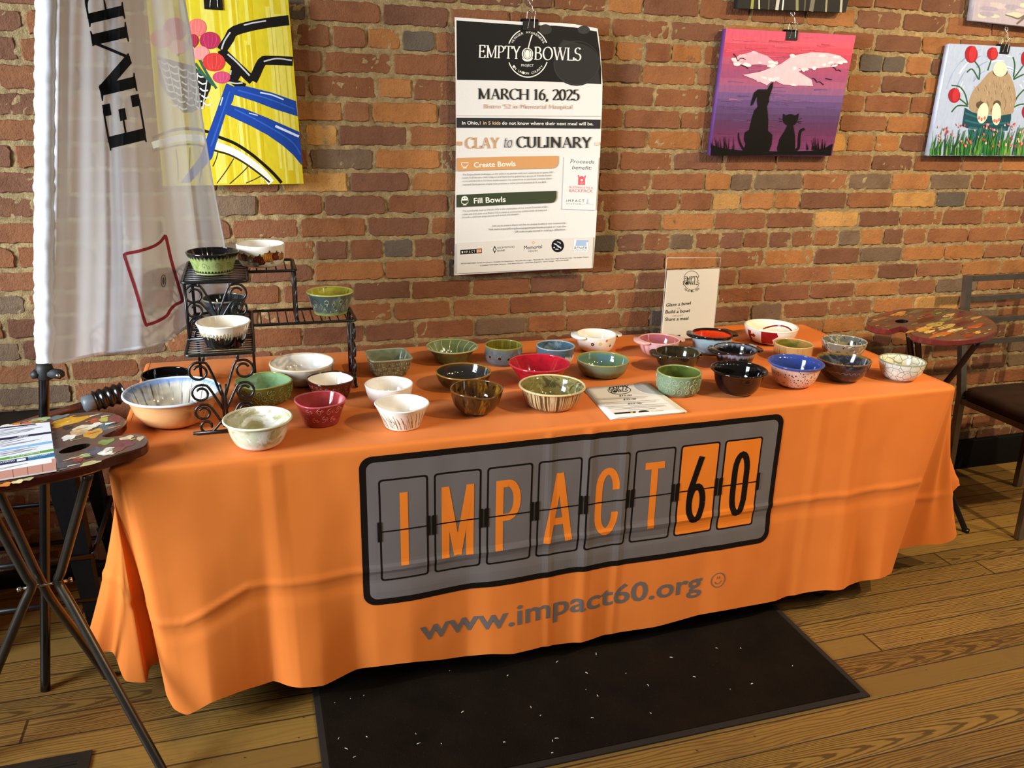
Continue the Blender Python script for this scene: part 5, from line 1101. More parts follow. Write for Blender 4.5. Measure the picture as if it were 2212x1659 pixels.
# dog and cat at sunset
DC = [(1568.8,61.3), (1848.9,76.5), (1796.5,337.5), (1534.2,336)]
root, fm = canvas('painting', 'pink and purple sunset painting with black dog and cat silhouettes', DC, '#6a3f80')
q = Ink(.00015); z4 = zpx(1450, 0, 2.903)
def row(t_): 
    a = (DC[0][0]+(DC[3][0]-DC[0][0])*t_, DC[0][1]+(DC[3][1]-DC[0][1])*t_); b_ = (DC[1][0]+(DC[2][0]-DC[1][0])*t_, DC[1][1]+(DC[2][1]-DC[1][1])*t_); return a, b_
SK = ['#c8536e', '#c95568', '#c24a5e', '#b8445c', '#a8506c', '#9a4a6c', '#934a70', '#9a5476', '#86567e', '#6b5080', '#5f4676', '#573f6a', '#52385e', '#553254', '#5c2f52', '#663054', '#6c345a', '#663660']
for k, c_ in enumerate(SK):
    a, b_ = row(k/len(SK)); c2, d_ = row((k+1)/len(SK)); q.poly([a, b_, d_, c2], c_)
for k in range(150):
    t_ = RP.random(); a, b_ = row(t_); s0 = RP.uniform(.0, .78); L_ = RP.uniform(.06, .2); base = lin(SK[min(len(SK)-1, max(0, int(t_*len(SK)+RP.uniform(-1.6, 1.6))))]); f_ = RP.uniform(.8, 1.3)
    P = [(a[0]+(b_[0]-a[0])*(s0+L_*i/3), a[1]+(b_[1]-a[1])*(s0+L_*i/3)+RP.uniform(-1.2, 1.2)-4*(s0+L_*i/3-.5)**2) for i in range(4)]
    if .03 < t_ < .97: q.line(P, [RP.uniform(1.5, 4), .6], tuple(min(1, v*f_) for v in base), n=3)
for base, P in (('#d9a4b6', [(375,375),(430,345),(520,322),(600,350),(660,395),(640,415),(560,402),(470,408),(400,402)]), ('#e0b6c2', [(450,470),(560,450),(690,400),(760,350),(880,328),(980,332),(1060,350),(1105,383),(1040,402),(1000,392),(1000,420),(880,430),(800,420),(800,450),(880,500),(890,540),(780,535),(700,530),(640,500),(600,535),(540,505)])):
    q.poly([z4(*p) for p in P], base)
    for k in range(26):
        a = RP.choice(P); b_ = RP.choice(P); m = (a[0]*.6+b_[0]*.4, a[1]*.6+b_[1]*.4); q.ell(*z4(a[0]*.75+m[0]*.25, a[1]*.75+m[1]*.25), RP.uniform(3, 9), RP.uniform(2, 4), RP.choice(('#e9ccd4', '#dfb3c0', '#eedde0')), rot=RP.uniform(-.3, .3))
SIL = '#0a0606'
for P in ([(390,336),(405,355),(418,382),(430,368),(448,365),(468,374)], [(433,406),(445,408),(456,414),(466,416),(482,430)], [(1012,420),(1028,428),(1036,440),(1050,438),(1064,448)], [(882,492),(898,494),(914,515),(930,512),(956,532)], [(966,492),(984,495),(1008,500)]): q.line([z4(*p) for p in P], 1.6, SIL, n=3)
q.poly([z4(*p) for p in [(247,975),(250,908),(300,925),(400,940),(460,945),(700,950),(880,945),(960,930),(1013,900),(1001,975)]], SIL)
q.poly([z4(*p) for p in [(545,560),(520,580),(503,635),(498,665),(513,655),(530,620),(542,595),(538,630),(543,668),(522,690),(503,750),(490,812),(462,830),(456,870),(465,905),(455,940),(470,975),(628,975),(612,950),(630,905),(634,845),(606,820),(608,760),(604,700),(600,668),(612,640),(616,605),(636,548),(640,512),(620,530),(604,560)]], SIL)
q.line([z4(*p) for p in [(470,955),(440,915),(424,870),(422,832)]], [6, 1.5], SIL, n=4)
q.ell(*z4(747,752), 15.5, 12.5, SIL); q.poly([z4(*p) for p in [(700,750),(702,712),(728,730)]], SIL); q.poly([z4(*p) for p in [(766,730),(800,710),(795,750)]], SIL)
q.poly([z4(*p) for p in [(730,782),(764,782),(776,850),(777,930),(760,975),(676,975),(664,930),(680,870),(712,820)]], SIL); q.line([z4(*p) for p in [(770,950),(798,925),(803,860),(812,820),(836,808)]], 5.5, SIL, n=4)
for P in ([(700,752),(675,742)], [(700,760),(676,762)], [(795,752),(820,740)], [(795,760),(820,762)], [(793,766),(815,774)]): q.line([z4(*p) for p in P], .9, SIL)
for k in range(34):
    gx = RP.choice((RP.uniform(250, 400), RP.uniform(845, 1010))); gy = 930 if gx < 500 else 925; q.line([z4(gx, gy+15), z4(gx+RP.uniform(-14, 10), gy-RP.uniform(10, 75))], [2.2, .5], SIL)
q.build('painted_picture', fm, M_PAINT, root)
binder_clip(1711, 69, YC, 'black binder clip on the pink sunset painting', wid=.046, hlabel='bright wire hook above the pink sunset painting')
# rabbit in a flower pot
BC_ = [(2053,94), (2330,108), (2277,337), (2007,336.5)]
root, fm = canvas('painting', 'blue painting of a rabbit diving into a teal pot among red tulips', BC_, '#cdd8ea')
q = Ink(.00015); zf = zpx(1780, 0, 5.12); q.poly(BC_, '#a3b4d4')
for k in range(60):
    r_ = RP.uniform(60, 190); a0 = RP.uniform(math.pi*1.02, math.pi*1.9); a1 = a0+RP.uniform(.15, .5); P = []
    for i in range(6):
        a = a0+(a1-a0)*i/5; P.append((2160+r_*.95*math.cos(a), 225+r_*1.05*math.sin(a)))
    ok = all(p[1] > 100+(p[0]-2053)*.05 and p[1] < 330 and p[0] > 2057-(p[1]-94)*.195 and p[0] < 2300 for p in P)
    if ok: q.line(P, [RP.uniform(2, 5), 1], RP.choice(('#8ea3cc', '#bccae4', '#d3dcee', '#7f96c4')), n=3)
q.poly([zf(*p) for p in [(1590,1430),(1995,1450),(1965,1690),(1615,1690)]], '#2f5f6c')
for P in ([(1660,670),(1720,760),(1715,880)], [(1580,800),(1640,765),(1710,880)], [(1850,660),(1810,780)], [(1410,945),(1500,960),(1560,1040),(1590,1160)], [(1490,1085),(1560,1140),(1590,1180)], [(1410,1240),(1480,1170),(1590,1175)], [(2090,630),(2110,720),(2095,850)], [(2200,730),(2150,800),(2095,870)], [(2212,820),(2150,850),(2095,880)], [(2212,990),(2140,1070),(2105,1140)], [(2212,1150),(2150,1160),(2095,1190)]): q.line([zf(*p) for p in P], 3.0, '#2c5632', n=5)
q.poly([zf(p.x, p.y) for p in catmull([(x, y, 0) for x, y in [(1860,780),(1740,900),(1640,1020),(1600,1170),(1650,1240),(1800,1265),(2060,1265),(2105,1180),(2122,1050),(2080,880),(2010,790)]], 4, True)], '#9a8871')
for k in range(90):
    x, y = RP.uniform(1650, 2080), RP.uniform(880, 1230); q.line([zf(x, y), zf(x+RP.uniform(-14, 14), y+RP.uniform(25, 55))], 1.1, RP.choice(('#aa9980', '#8a7862', '#b5a68e', '#7f6f5c')))
q.poly([zf(*p) for p in [(1558,1190),(1640,1240),(1760,1275),(1900,1285),(2070,1260),(2068,1320),(2030,1445),(1800,1440),(1580,1415),(1528,1390)]], '#1c4654')
for P in ([(1560,1330),(1750,1370),(2040,1360)], [(1560,1250),(1700,1300)], [(1600,1410),(1800,1430),(2010,1430)]): q.line([zf(*p) for p in P], 4, '#2c6070', n=4)
q.ell(*zf(1950,800), 16, 9, '#5f5244'); q.ell(*zf(1948,765), 15, 16.5, '#e6dabe'); q.ell(*zf(1730,1160), 9, 8, '#54483c'); q.ell(*zf(1915,1150), 8, 8, '#54483c')
q.ell(*zf(1757,1252), 11.5, 22.5, '#e6dac0', rot=.20); q.ell(*zf(1907,1262), 10, 24, '#e6dac0', rot=.02)
for x, y in ((1715,1305), (1743,1320), (1777,1305), (1885,1335), (1910,1342), (1936,1325)): q.ell(*zf(x, y), 2.4, 4.0, '#c8686a', rot=.2)
for cx_, cy_, rx, ry in ((1630,600,70,95), (1865,594,60,72), (1442,1055,66,82), (2235,650,55,90), (2240,1240,50,75)):
    x, y = zf(cx_, cy_); q.ell(x, y, rx/5.12, ry/5.12, '#98202c'); q.ell(x+3, y-1, rx/9, ry/5.6, '#b23038', rot=.15)
for k in range(190):
    x = RP.uniform(2009, 2240); y0 = 335.5; h_ = RP.uniform(22, 66); q.line([(x, y0), (x+RP.uniform(-2, 4)+h_*.03, y0-h_*.5), (x+RP.uniform(-3, 6)+h_*.14, y0-h_)], [RP.uniform(2, 4.2), .7], RP.choice(('#245c2c', '#2f7434', '#1d4a2a', '#4d8a3c', '#7f9a4c', '#2a6640')))
for k in range(70):
    x, y = RP.uniform(2022, 2230), RP.uniform(262, 318); q.ell(x, y, RP.uniform(1.2, 2.2), RP.uniform(2, 3.6), RP.choice(('#d48c8a', '#c05a60', '#e0b0a8', '#a83a46')), rot=RP.uniform(-.5, .5))
q.build('painted_picture', fm, M_PAINT, root)
binder_clip(2171, 100, YC, 'black binder clip on the rabbit painting', wid=.044, hlabel='bright wire hook above the rabbit painting')
# the two canvases cut off by the top edge
TF = [(1612,-150), (1868,-150), (1826.5,27), (1592.5,17.5)]
root, fm = canvas('painting', 'dark painting of pale plant stems, cut off above the sunset painting', TF, '#2a2724')
q = Ink(.00015); q.poly(TF, '#1b1918')
for x0, x1, w, c_ in ((1624,1632,6,'#8d9440'), (1640,1636,3,'#c9c9b0'), (1678,1690,7,'#b8b6b0'), (1690,1700,3,'#e0ded6'), (1722,1718,6,'#7f8058'), (1752,1770,9,'#6d6a58'), (1784,1790,4,'#8d8a70'), (1816,1822,5,'#a8a492'), (1660,1664,3,'#4d4a40'), (1738,1742,3,'#55523f')): q.line([(x0, 18+(x0-1592)*.04), ((x0+x1)/2+2, -40), (x1+6, -120)], w, c_, n=4)
q.build('painted_picture', fm, M_PAINT, root)
TP = [(2125,-130), (2360,-120), (2322,70), (2099,43)]
root, fm = canvas('painting', 'pale cloudy sky painting with a bare branch, cut off at the top right', TP, '#c9c4c8')
q = Ink(.00015); q.poly(TP, '#a79fae')
for k in range(60):
    x, y = RP.uniform(2120, 2290), RP.uniform(-90, 40); q.ell(x, y, RP.uniform(8, 22), RP.uniform(3, 6), RP.choice(('#b6abb4', '#cbbfae', '#9a93a8', '#d2c6b2', '#a59cae')), rot=.1)
q.line([(2172,32), (2186,36), (2200,40), (2215,33), (2240,26)], [2, 5], '#6a5f58', n=4); q.line([(2196,52), (2212,38), (2235,14)], [4, 6], '#6a5f58', n=4)
q.build('painted_picture', fm, M_PAINT, root)
# ------------------------------------------------------------------ feather flag at the left
def lerp_tab(tab, t_):
    for (a, va), (b_, vb) in zip(tab, tab[1:]):
        if t_ <= b_: return va+(vb-va)*max(0, (t_-a)/(b_-a))
    return tab[-1][1]
FL = [(-90, 104), (0, 98), (80, 96), (200, 95), (400, 94), (560, 93), (700, 94), (790, 95), (850, 97)]
FR = [(-90, 384), (0, 398), (80, 412), (250, 435), (380, 456), (480, 475), (525, 484), (600, 492), (700, 498), (800, 500)]
HB = [(0, 787), (.08, 783), (.27, 766), (.5, 752), (.63, 741), (.69, 728), (.8, 692), (.89, 668), (1, 646)]
def pole_y(py): return -.42-.08*py/812
def flag_y(px, py):
    l = lerp_tab(FL, py); r_ = lerp_tab(FR, py); u = min(1.05, max(-.05, (px-l)/(r_-l))); g_ = smooth01(0, .12, u)
    y0 = pole_y(py); y = y0+(-.215-y0)*u
    # folds fall from the pole and open towards the foot
    ph = u*1.0+.05*(py/800)
    f_ = .034*math.sin(ph*2*math.pi*1.9+.6)+.011*math.sin(ph*2*math.pi*4.1+py*.0016)+.005*math.sin(ph*2*math.pi*8+py*.004+1)
    return y-f_*g_*(.75+.5*py/800)
def flag_pt(px, py, lift): return on(px, py, 1, flag_y(px, py)-lift)-FO
FOOT = Vector((-.276, -.596, 0)); FO = FOOT
flag = thing('feather_flag', 'tall white translucent feather flag on a black pole, at the left end of the table', 'flag', FOOT)
P = [FOOT+Vector((0, 0, .001)), on(97.5, 1240, 1, -.565), on(96, 1000, 1, -.528), on(95, 812, 1, -.50), on(94, 400, 1, -.4594), on(98, 0, 1, -.42), on(106, -130, 1, -.408)]
PP = catmull(P, 6); bm = bmesh.new(); tube(bm, [p-FO for p in PP], .0125, 14); obj('pole', bm, plain('black_pole_gloss', '#0b0a0a', .16, .6), flag)
g = G('sheer_white_polyester', .45, .3); nt = g.nt; out = [n for n in nt.nodes if n.type == 'OUTPUT_MATERIAL'][0]
v = g.coord(); nz = g.noise(v, 900, 2)
dif = nt.nodes.new('ShaderNodeBsdfDiffuse'); dif.inputs[0].default_value = (.88, .93, 1.0, 1); trl = nt.nodes.new('ShaderNodeBsdfTranslucent'); trl.inputs[0].default_value = (.80, .80, .82, 1); trn = nt.nodes.new('ShaderNodeBsdfTransparent'); trn.inputs[0].default_value = (.97, .95, .94, 1)
gls = nt.nodes.new('ShaderNodeBsdfGlossy'); gls.inputs['Roughness'].default_value = .35
m1 = nt.nodes.new('ShaderNodeMixShader'); m1.inputs[0].default_value = .22; nt.links.new(dif.outputs[0], m1.inputs[1]); nt.links.new(trl.outputs[0], m1.inputs[2])
m3 = nt.nodes.new('ShaderNodeMixShader'); m3.inputs[0].default_value = .05; nt.links.new(m1.outputs[0], m3.inputs[1]); nt.links.new(gls.outputs[0], m3.inputs[2])
lw = nt.nodes.new('ShaderNodeLayerWeight'); lw.inputs[0].default_value = .45
op = g.math('ADD', .73, g.math('MULTIPLY', lw.outputs['Facing'], .40), clamp=True); op = g.math('ADD', op, g.math('MULTIPLY', g.math('SUBTRACT', nz, .5), .05), clamp=True)
m2 = nt.nodes.new('ShaderNodeMixShader'); nt.links.new(op, m2.inputs[0]); nt.links.new(trn.outputs[0], m2.inputs[1]); nt.links.new(m3.outputs[0], m2.inputs[2]); nt.links.new(m2.outputs[0], out.inputs[0]); M_SHEER = g.m
bm = bmesh.new(); NU, NV = 90, 90; gr = []
for i in range(NU+1):
    u = i/NU; yb = lerp_tab(HB, u); col_ = []
    for j in range(NV+1):
        py = -90+(yb+90)*j/NV; l = lerp_tab(FL, py); r_ = lerp_tab(FR, py); col_.append(bm.verts.new(flag_pt(l+(r_-l)*u, py, 0)))
    gr.append(col_)
for i in range(NU):
    for j in range(NV): bm.faces.new((gr[i][j], gr[i+1][j], gr[i+1][j+1], gr[i][j+1]))
hem_pts = [gr[i][NV].co.copy() for i in range(NU+1)]; side_pts = [gr[NU][j].co.copy() for j in range(NV+1)]
panel_ = obj('flag_cloth', bm, M_SHEER, flag)
M_WHITEFAB = plain('white_satin_sleeve', '#dfe2ea', .4, .3, scale=300)
bm = bmesh.new(); tube(bm, hem_pts, .0028, 5, flat=(.0045, .0006)); obj('hem', bm, M_WHITEFAB, flag)
bm = bmesh.new(); tube(bm, side_pts, .002, 5, flat=(.0025, .0006)); obj('side_seam', bm, M_WHITEFAB, flag)
# the sleeve that gathers round the pole
bm = bmesh.new(); S_ = [on(lerp_tab(FL, y)+2, y, 1, pole_y(y)) for y in range(-120, 792, 8)]; RB = random.Random(8); rings = []
for k, p in enumerate(S_):
    ring = []; w = 1+.16*mnoise.noise((k*.33, 0, 0))+.12*mnoise.noise((k*.9, 4, 0)); tp = 1.0 if k < len(S_)-6 else .8+.2*(len(S_)-k)/6
    for m in range(16):
        a = 2*math.pi*m/16; r_ = .0205*w*tp*(1+.10*mnoise.noise((k*.35, math.cos(a)*1.5, math.sin(a)*1.5))+.07*mnoise.noise((k*.8, math.cos(a)*3, 7))); ring.append(bm.verts.new(p-FO+Vector((r_*math.cos(a)*1.1, r_*.8*math.sin(a), 0))))
    rings.append(ring)
for a, b_ in zip(rings, rings[1:]):
    for m in range(16): bm.faces.new((a[m], a[(m+1) % 16], b_[(m+1) % 16], b_[m]))
obj('pole_sleeve', bm, M_WHITEFAB, flag)
cl_ = on(97, 806, 1, -.50)-FO
bm = bmesh.new(); tube(bm, [cl_+Vector((0, 0, .028)), cl_+Vector((0, 0, .012)), cl_-Vector((0, 0, .012)), cl_-Vector((0, 0, .016))], [.0165, .021, .019, .016], 14)
tube(bm, [cl_+Vector((-.014, -.004, .002)), cl_+Vector((-.030, -.006, -.004))], [.014, .008], 8); co_ = obj('collar', bm, plain('black_rubber', '#141313', .6), flag)
bm = bmesh.new(); tube(bm, [cl_+Vector((.010, -.006, .002)), cl_+Vector((.036, -.010, -.002)), cl_+Vector((.046, -.010, -.002))], [.013, .013, .006], 10, ); obj('strap_tab', bm, plain('black_webbing', '#161515', .7), co_)
bm = bmesh.new(); tube(bm, [cl_+Vector((.034, -.020, -.002)), cl_+Vector((.034, -.0255, -.002))], .0055, 10); obj('snap', bm, M_STEEL, co_)
# lettering and the red frame
q = Ink(.0012); dn = Vector((79, -19)).normalized(); dnv = (dn.x, dn.y); INKB = '#15171c'
zl = zpx(0, 0, 3.16)
roman(q, 'E', (318, 310), (299.5, 203), 82, INKB, 0, thick=.15, thin=.028, down=dnv); roman(q, 'M', (298.5, 203), (271, 42), 80, INKB, 0, thick=.15, thin=.035, down=dnv); roman(q, 'P', (271, 40), (256, -50), 80, INKB, 0, thick=.15, thin=.03, down=dnv)
tag(q.build('flag_lettering', flag_pt, M_INK, flag, maxlen=7.0), kind='stuff')
q = Ink(.0012); z8 = zpx(80, 380, 3.607); RDF = '#96323a'
q.line([z8(*p) for p in [(686,640),(684,612),(710,602),(800,584),(900,552),(960,515),(990,478),(1006,480),(1045,650),(1090,810),(1130,955),(1122,982),(1080,1003),(1040,1042),(1010,1090),(940,1132),(868,1156),(842,1140),(765,880)]], 6.6, RDF, 0, closed=True, n=4)
q.build('red_printed_frame', flag_pt, M_INK, flag, maxlen=7.0)
q = Ink(.0012); q.ring(*z8(985, 818), 5, 13, 1.6, '#5a5f68', layer=0); q.ell(*z8(985, 818), 2.4, 8, '#6a6f78', .4); q.build('round_emblem', flag_pt, M_INK, flag, maxlen=7.0)

# ------------------------------------------------------------------ painter's-palette tables
def palette_table(label, ztop, outline, hole, daubs, zp, leg_mat, hub, legs, edge_col, rng):
    OU = [on(*zp(x, y), 2, ztop) for x, y in outline]; OU = [Vector((p.x, p.y, 0)) for p in OU]; c0 = sum(OU, Vector())/len(OU)
    root = thing('palette_table', label, 'side table', (c0.x, c0.y, 0), "painter's-palette side tables")
    sm = catmull(OU, 4, True); HO = [on(*zp(hole[0]+hole[2]*math.cos(a), hole[1]+hole[3]*math.sin(a)-hole[4]*math.cos(a)), 2, ztop) for a in [2*math.pi*k/24 for k in range(24)]]; HO = [Vector((p.x, p.y, 0)) for p in HO]
    th = .022; bm = bmesh.new()
    def rim(pts, z): return [bm.verts.new((p.x-c0.x, p.y-c0.y, z)) for p in pts]
    cen = sum(sm, Vector())/len(sm)
    ins = [p+(cen-p).normalized()*.003 for p in sm]
    r0, r1, r2, r3 = rim(ins, ztop), rim(sm, ztop-.003), rim(sm, ztop-th+.004), rim(ins, ztop-th); h0, h1 = rim(HO, ztop), rim(HO, ztop-th)
    n = len(sm)
    for A_, B_ in ((r0, r1), (r1, r2), (r2, r3)):
        for k in range(n): bm.faces.new((A_[k], A_[(k+1) % n], B_[(k+1) % n], B_[k])).material_index = 1
    for k in range(24): bm.faces.new((h1[k], h1[(k+1) % 24], h0[(k+1) % 24], h0[k])).material_index = 2
    for R0, H0, fl in ((r0, h0, 0), (r3, h1, 1)):
        allv = R0+H0
        for t_ in tessellate_polygon([[v.co.copy() for v in R0], [v.co.copy() for v in H0]]):
            try: f_ = bm.faces.new([allv[i] for i in t_]); f_.material_index = fl
            except ValueError: pass
    bmesh.ops.recalc_face_normals(bm, faces=bm.faces)
    g = G('palette_ground', .38, .35); v = g.coord(); g.color(g.ramp(g.noise(v, 16, 5, .6, 1.0), [(.25, '#4a2318'), (.42, '#6f3f22'), (.55, '#54463a'), (.68, '#5c2c1e'), (.8, '#86602e')])); g.b.inputs['Coat Weight'].default_value = .2
    e_ = plain('palette_edge', edge_col, .2, .5, var=.15, Coat_Weight=.5)
    top = obj('palette_top', bm, [g.m, e_, M_BLACK], root, smooth=False)
    q = Ink(.0001)
    for (x, y, rx, ry, c_) in daubs:
        for m in range(3):
            P = []; ox, oy, k = (0, 0, 1.0) if m == 0 else (rng.uniform(-.5, .5)*rx, rng.uniform(-.5, .5)*ry, .45); ph = rng.uniform(0, 6)
            for i in range(18):
                a = 2*math.pi*i/18; w = k*(1+.16*math.sin(3*a+ph)+.12*math.sin(5*a+ph*2)); P.append(zp(x+ox+rx*w*math.cos(a), y+oy+ry*w*math.sin(a)-.22*rx*w*math.cos(a)*(1 if rx > 20 else 0)))
            f_ = 1 if m == 0 else rng.uniform(.8, 1.25); q.poly(P, tuple(min(1, t_*f_) for t_ in lin(c_)))
    def pm(px, py, lift): p = on(px, py, 2, ztop); return Vector((p.x-c0.x, p.y-c0.y, ztop+lift))
    xs_, ys_ = [p[0] for p in outline], [p[1] for p in outline]
    def inside(x, y):
        c_ = False
        for (ax, ay), (bx, by) in zip(outline, outline[1:]+outline[:1]):
            if (ay > y) != (by > y) and x < (bx-ax)*(y-ay)/(by-ay)+ax: c_ = not c_
        return c_
    sc_ = 1.0 if hole[2] > 100 else .36; cols = [d[4] for d in daubs]+['#2f1d18', '#5a4a38', '#3c4446', '#7a3a2a', '#8a7a4a']
    for k in range(150):
        x, y = rng.uniform(max(min(xs_), -420), max(xs_)), rng.uniform(min(ys_), max(ys_)); rx, ry = rng.uniform(18, 75)*sc_, rng.uniform(6, 16)*sc_
        if ((x-hole[0])/(hole[2]+rx))**2+((y-hole[1]+.25*(x-hole[0]))/(hole[3]*2.2+ry))**2 < 1 or not all(inside(x+dx*rx*1.2, y+dy*ry*1.3-.22*dx*rx) for dx, dy in ((-1, 0), (1, 0), (0, -1), (0, 1))): continue
        q.line([zp(x-rx, y+.22*rx), zp(x-rx*.3, y+.06*rx+rng.uniform(-2, 2)), zp(x+rx*.4, y-.09*rx), zp(x+rx, y-.22*rx)], [ry*rng.uniform(.12, .3)*(1 if sc_ == 1 else 2), .5], tuple(min(1, t_*rng.uniform(.75, 1.2)) for t_ in lin(rng.choice(cols))), n=3)
    d_ = q.build('paint_daubs', pm, colattr('dried_paint', .25, .5, var=.2, scale=70, bump=.0006), top); d_['kind'] = 'stuff'
    for L_ in legs:
        bm = bmesh.new(); tube(bm, catmull([Vector(p)-Vector((c0.x, c0.y, 0)) for p in L_], 7), .0108, 12); lg = obj('leg', bm, leg_mat, root)
        bm = bmesh.new(); e = Vector(L_[-1])-Vector((c0.x, c0.y, 0)); tube(bm, [e+Vector((0, 0, .012)), e+Vector((0, 0, -.0005))], .0125, 12); obj('foot_cap', bm, M_BLACK, lg)
    h_ = Vector(hub)-Vector((c0.x, c0.y, 0)); bm = bmesh.new(); tube(bm, [h_+Vector((-.052, -.01, .006)), h_+Vector((.052, .01, .002))], .0036, 8); tube(bm, [h_+Vector((.048, .01, .002)), h_+Vector((.056, .012, .002))], .0065, 6); tube(bm, [h_+Vector((-.056, -.012, .006)), h_+Vector((-.048, -.01, .006))], .0065, 6); obj('hub_bolt', bm, M_STEEL, root)
    return root
z1 = zpx(0, 780, 5.185)
OL = [(-1150,1050),(-950,900),(-600,800),(-300,760),(0,720),(260,677),(500,630),(700,600),(900,575),(1050,565),(1150,565),(1260,580),(1350,610),(1410,650),(1400,700),(1340,750),(1240,803),(1165,832),(1165,845),(1240,850),(1330,840),(1420,822),(1520,815),(1600,820),(1650,850),(1662,890),(1630,950),(1500,1000),(1300,1060),(1000,1165),(640,1250),(200,1335),(-200,1410),(-600,1430),(-950,1350),(-1150,1200)]
DL = [(770,675,215,42,'#d09a2c'), (1060,665,60,26,'#a84832'), (1165,652,50,30,'#a9a548'), (1290,655,70,38,'#7f382f'), (1180,735,110,45,'#55626c'), (950,750,150,36,'#d9d0b4'), (1080,705,60,16,'#ece6d8'), (1040,812,110,46,'#c9952f'), (870,800,100,40,'#c0a078'), (765,855,80,28,'#e6dfd4'), (760,748,60,18,'#33262a'), (660,628,110,20,'#64757a'), (450,660,120,22,'#9aa878'), (340,697,110,20,'#c06030'), (160,715,80,15,'#d07e2e'), (60,728,70,16,'#e4dcc8'),
      (1190,905,95,28,'#74842f'), (1420,862,80,24,'#d9c094'), (1390,930,110,44,'#70302f'), (1060,1012,120,48,'#4f4b58'), (1205,1015,95,42,'#e2dece'), (870,1110,58,38,'#8e2624'), (930,1065,90,20,'#9aa068'), (1010,1145,110,22,'#c4b87c'), (760,1155,120,30,'#403230'), (1320,990,70,30,'#7e3e38'), (1570,868,40,24,'#c4aa80'), (60,1385,70,22,'#d28030'), (200,1352,70,20,'#dcca94'), (320,1322,60,16,'#bcb080'), (-200,1000,160,60,'#b0503a'), (-500,1100,160,70,'#4a6a7a'), (-300,1250,160,60,'#c9a040'), (-700,950,150,50,'#ddd6c4')]
ZL = .785; hubL = on(98, 1266, 1, -.80)
def mid(p, q_, t_): return tuple(Vector(p).lerp(Vector(q_), t_))
tA = on(192, 1022, 2, ZL-.024); kA = on(126, 1256, 1, -.80); fA = on(366, 1690, 2, .001); tB = on(-70, 1010, 2, ZL-.024); kB = on(68, 1266, 1, -.82); fB = on(-95, 1660, 2, .001); tC = on(-40, 985, 2, ZL-.024); kC = on(97, 1272, 1, -.77); fC = on(232, 1462, 2, .001)
M_BRONZE = plain('dark_bronze_tube', '#4a443d', .3, .5, .85, var=.12)
palette_table("palette-shaped side table with dried paint and crossed metal legs, left foreground", ZL, OL, (835, 980, 178, 36, 44), DL, z1, M_BRONZE, hubL,
    [[tA, mid(tA, kA, .5), mid(tA, kA, .9), kA, mid(kA, fA, .12), mid(kA, fA, .5), fA], [tB, mid(tB, kB, .5), mid(tB, kB, .9), kB, mid(kB, fB, .12), mid(kB, fB, .5), fB], [tC, mid(tC, kC, .5), kC, mid(kC, fC, .5), fC]], '#4a1b14', random.Random(4))
zr_ = zpx(1550, 560, 3.319)
ORR = [(1070,440),(1095,412),(1190,383),(1320,357),(1500,349),(1700,354),(1850,385),(1960,430),(2006,480),(1990,520),(1920,553),(1800,573),(1650,580),(1500,568),(1405,545),(1375,517),(1355,492),(1320,480),(1280,489),(1230,500),(1130,490),(1077,468)]
DR = [(1300,390,55,12,'#c9863c'), (1230,385,40,9,'#8a3a2c'), (1420,375,60,10,'#5f5a3c'), (1600,385,90,14,'#54502f'), (1660,400,40,8,'#c9a468'), (1760,400,60,12,'#6a2c22'), (1850,420,40,8,'#b08a52'), (1130,438,30,8,'#c08a4a'), (1180,425,40,8,'#8f5a30'), (1480,440,90,16,'#4a1c16'), (1560,470,70,14,'#a89a4c'), (1660,480,90,14,'#b9a65c'), (1700,510,60,12,'#c4b070'), (1480,500,60,14,'#cf9a44'), (1520,520,40,9,'#e0b868'), (1600,540,80,14,'#c0601e'), (1760,460,70,14,'#5a241c'), (1850,480,60,14,'#a04a20'), (1860,525,30,9,'#d8a050'), (1800,545,50,9,'#8a3418'), (1410,465,30,8,'#6f5a34'), (1520,410,40,8,'#7f3028'), (1380,520,30,7,'#b58a40'), (1920,470,30,9,'#6a3020'), (1640,430,50,9,'#7a7a48'), (1720,430,40,8,'#8a5a2c')]
ZR = .82; hubR = on(2050, 800, 1, -.25)
tA = on(1963, 722, 2, ZR-.024); tB = on(2112, 738, 2, ZR-.024); tC = on(1982, 728, 2, ZR-.024)
hx, hy = 2.78, -.36; kz = .45
def leg3(t_, dx, dy): return [t_, mid(t_, (hx, hy, kz), .5), (hx+dx*.02, hy+dy*.02, kz+.03), (hx+dx*.03, hy+dy*.03, kz), mid((hx, hy, kz), (hx+dx*.17, hy+dy*.16, 0), .5), (hx+dx*.17, hy+dy*.16, .001)]
palette_table('smaller palette-shaped side table on black legs, by the wall beside the metal chair', ZR, ORR, (1320, 445, 48, 13, 0), DR, zr_, M_BLACK, (hx, hy, kz), [leg3(tA, 1, -1), leg3(tB, -1, -.6), leg3(tC, .2, 1.1)], '#642825', random.Random(6))

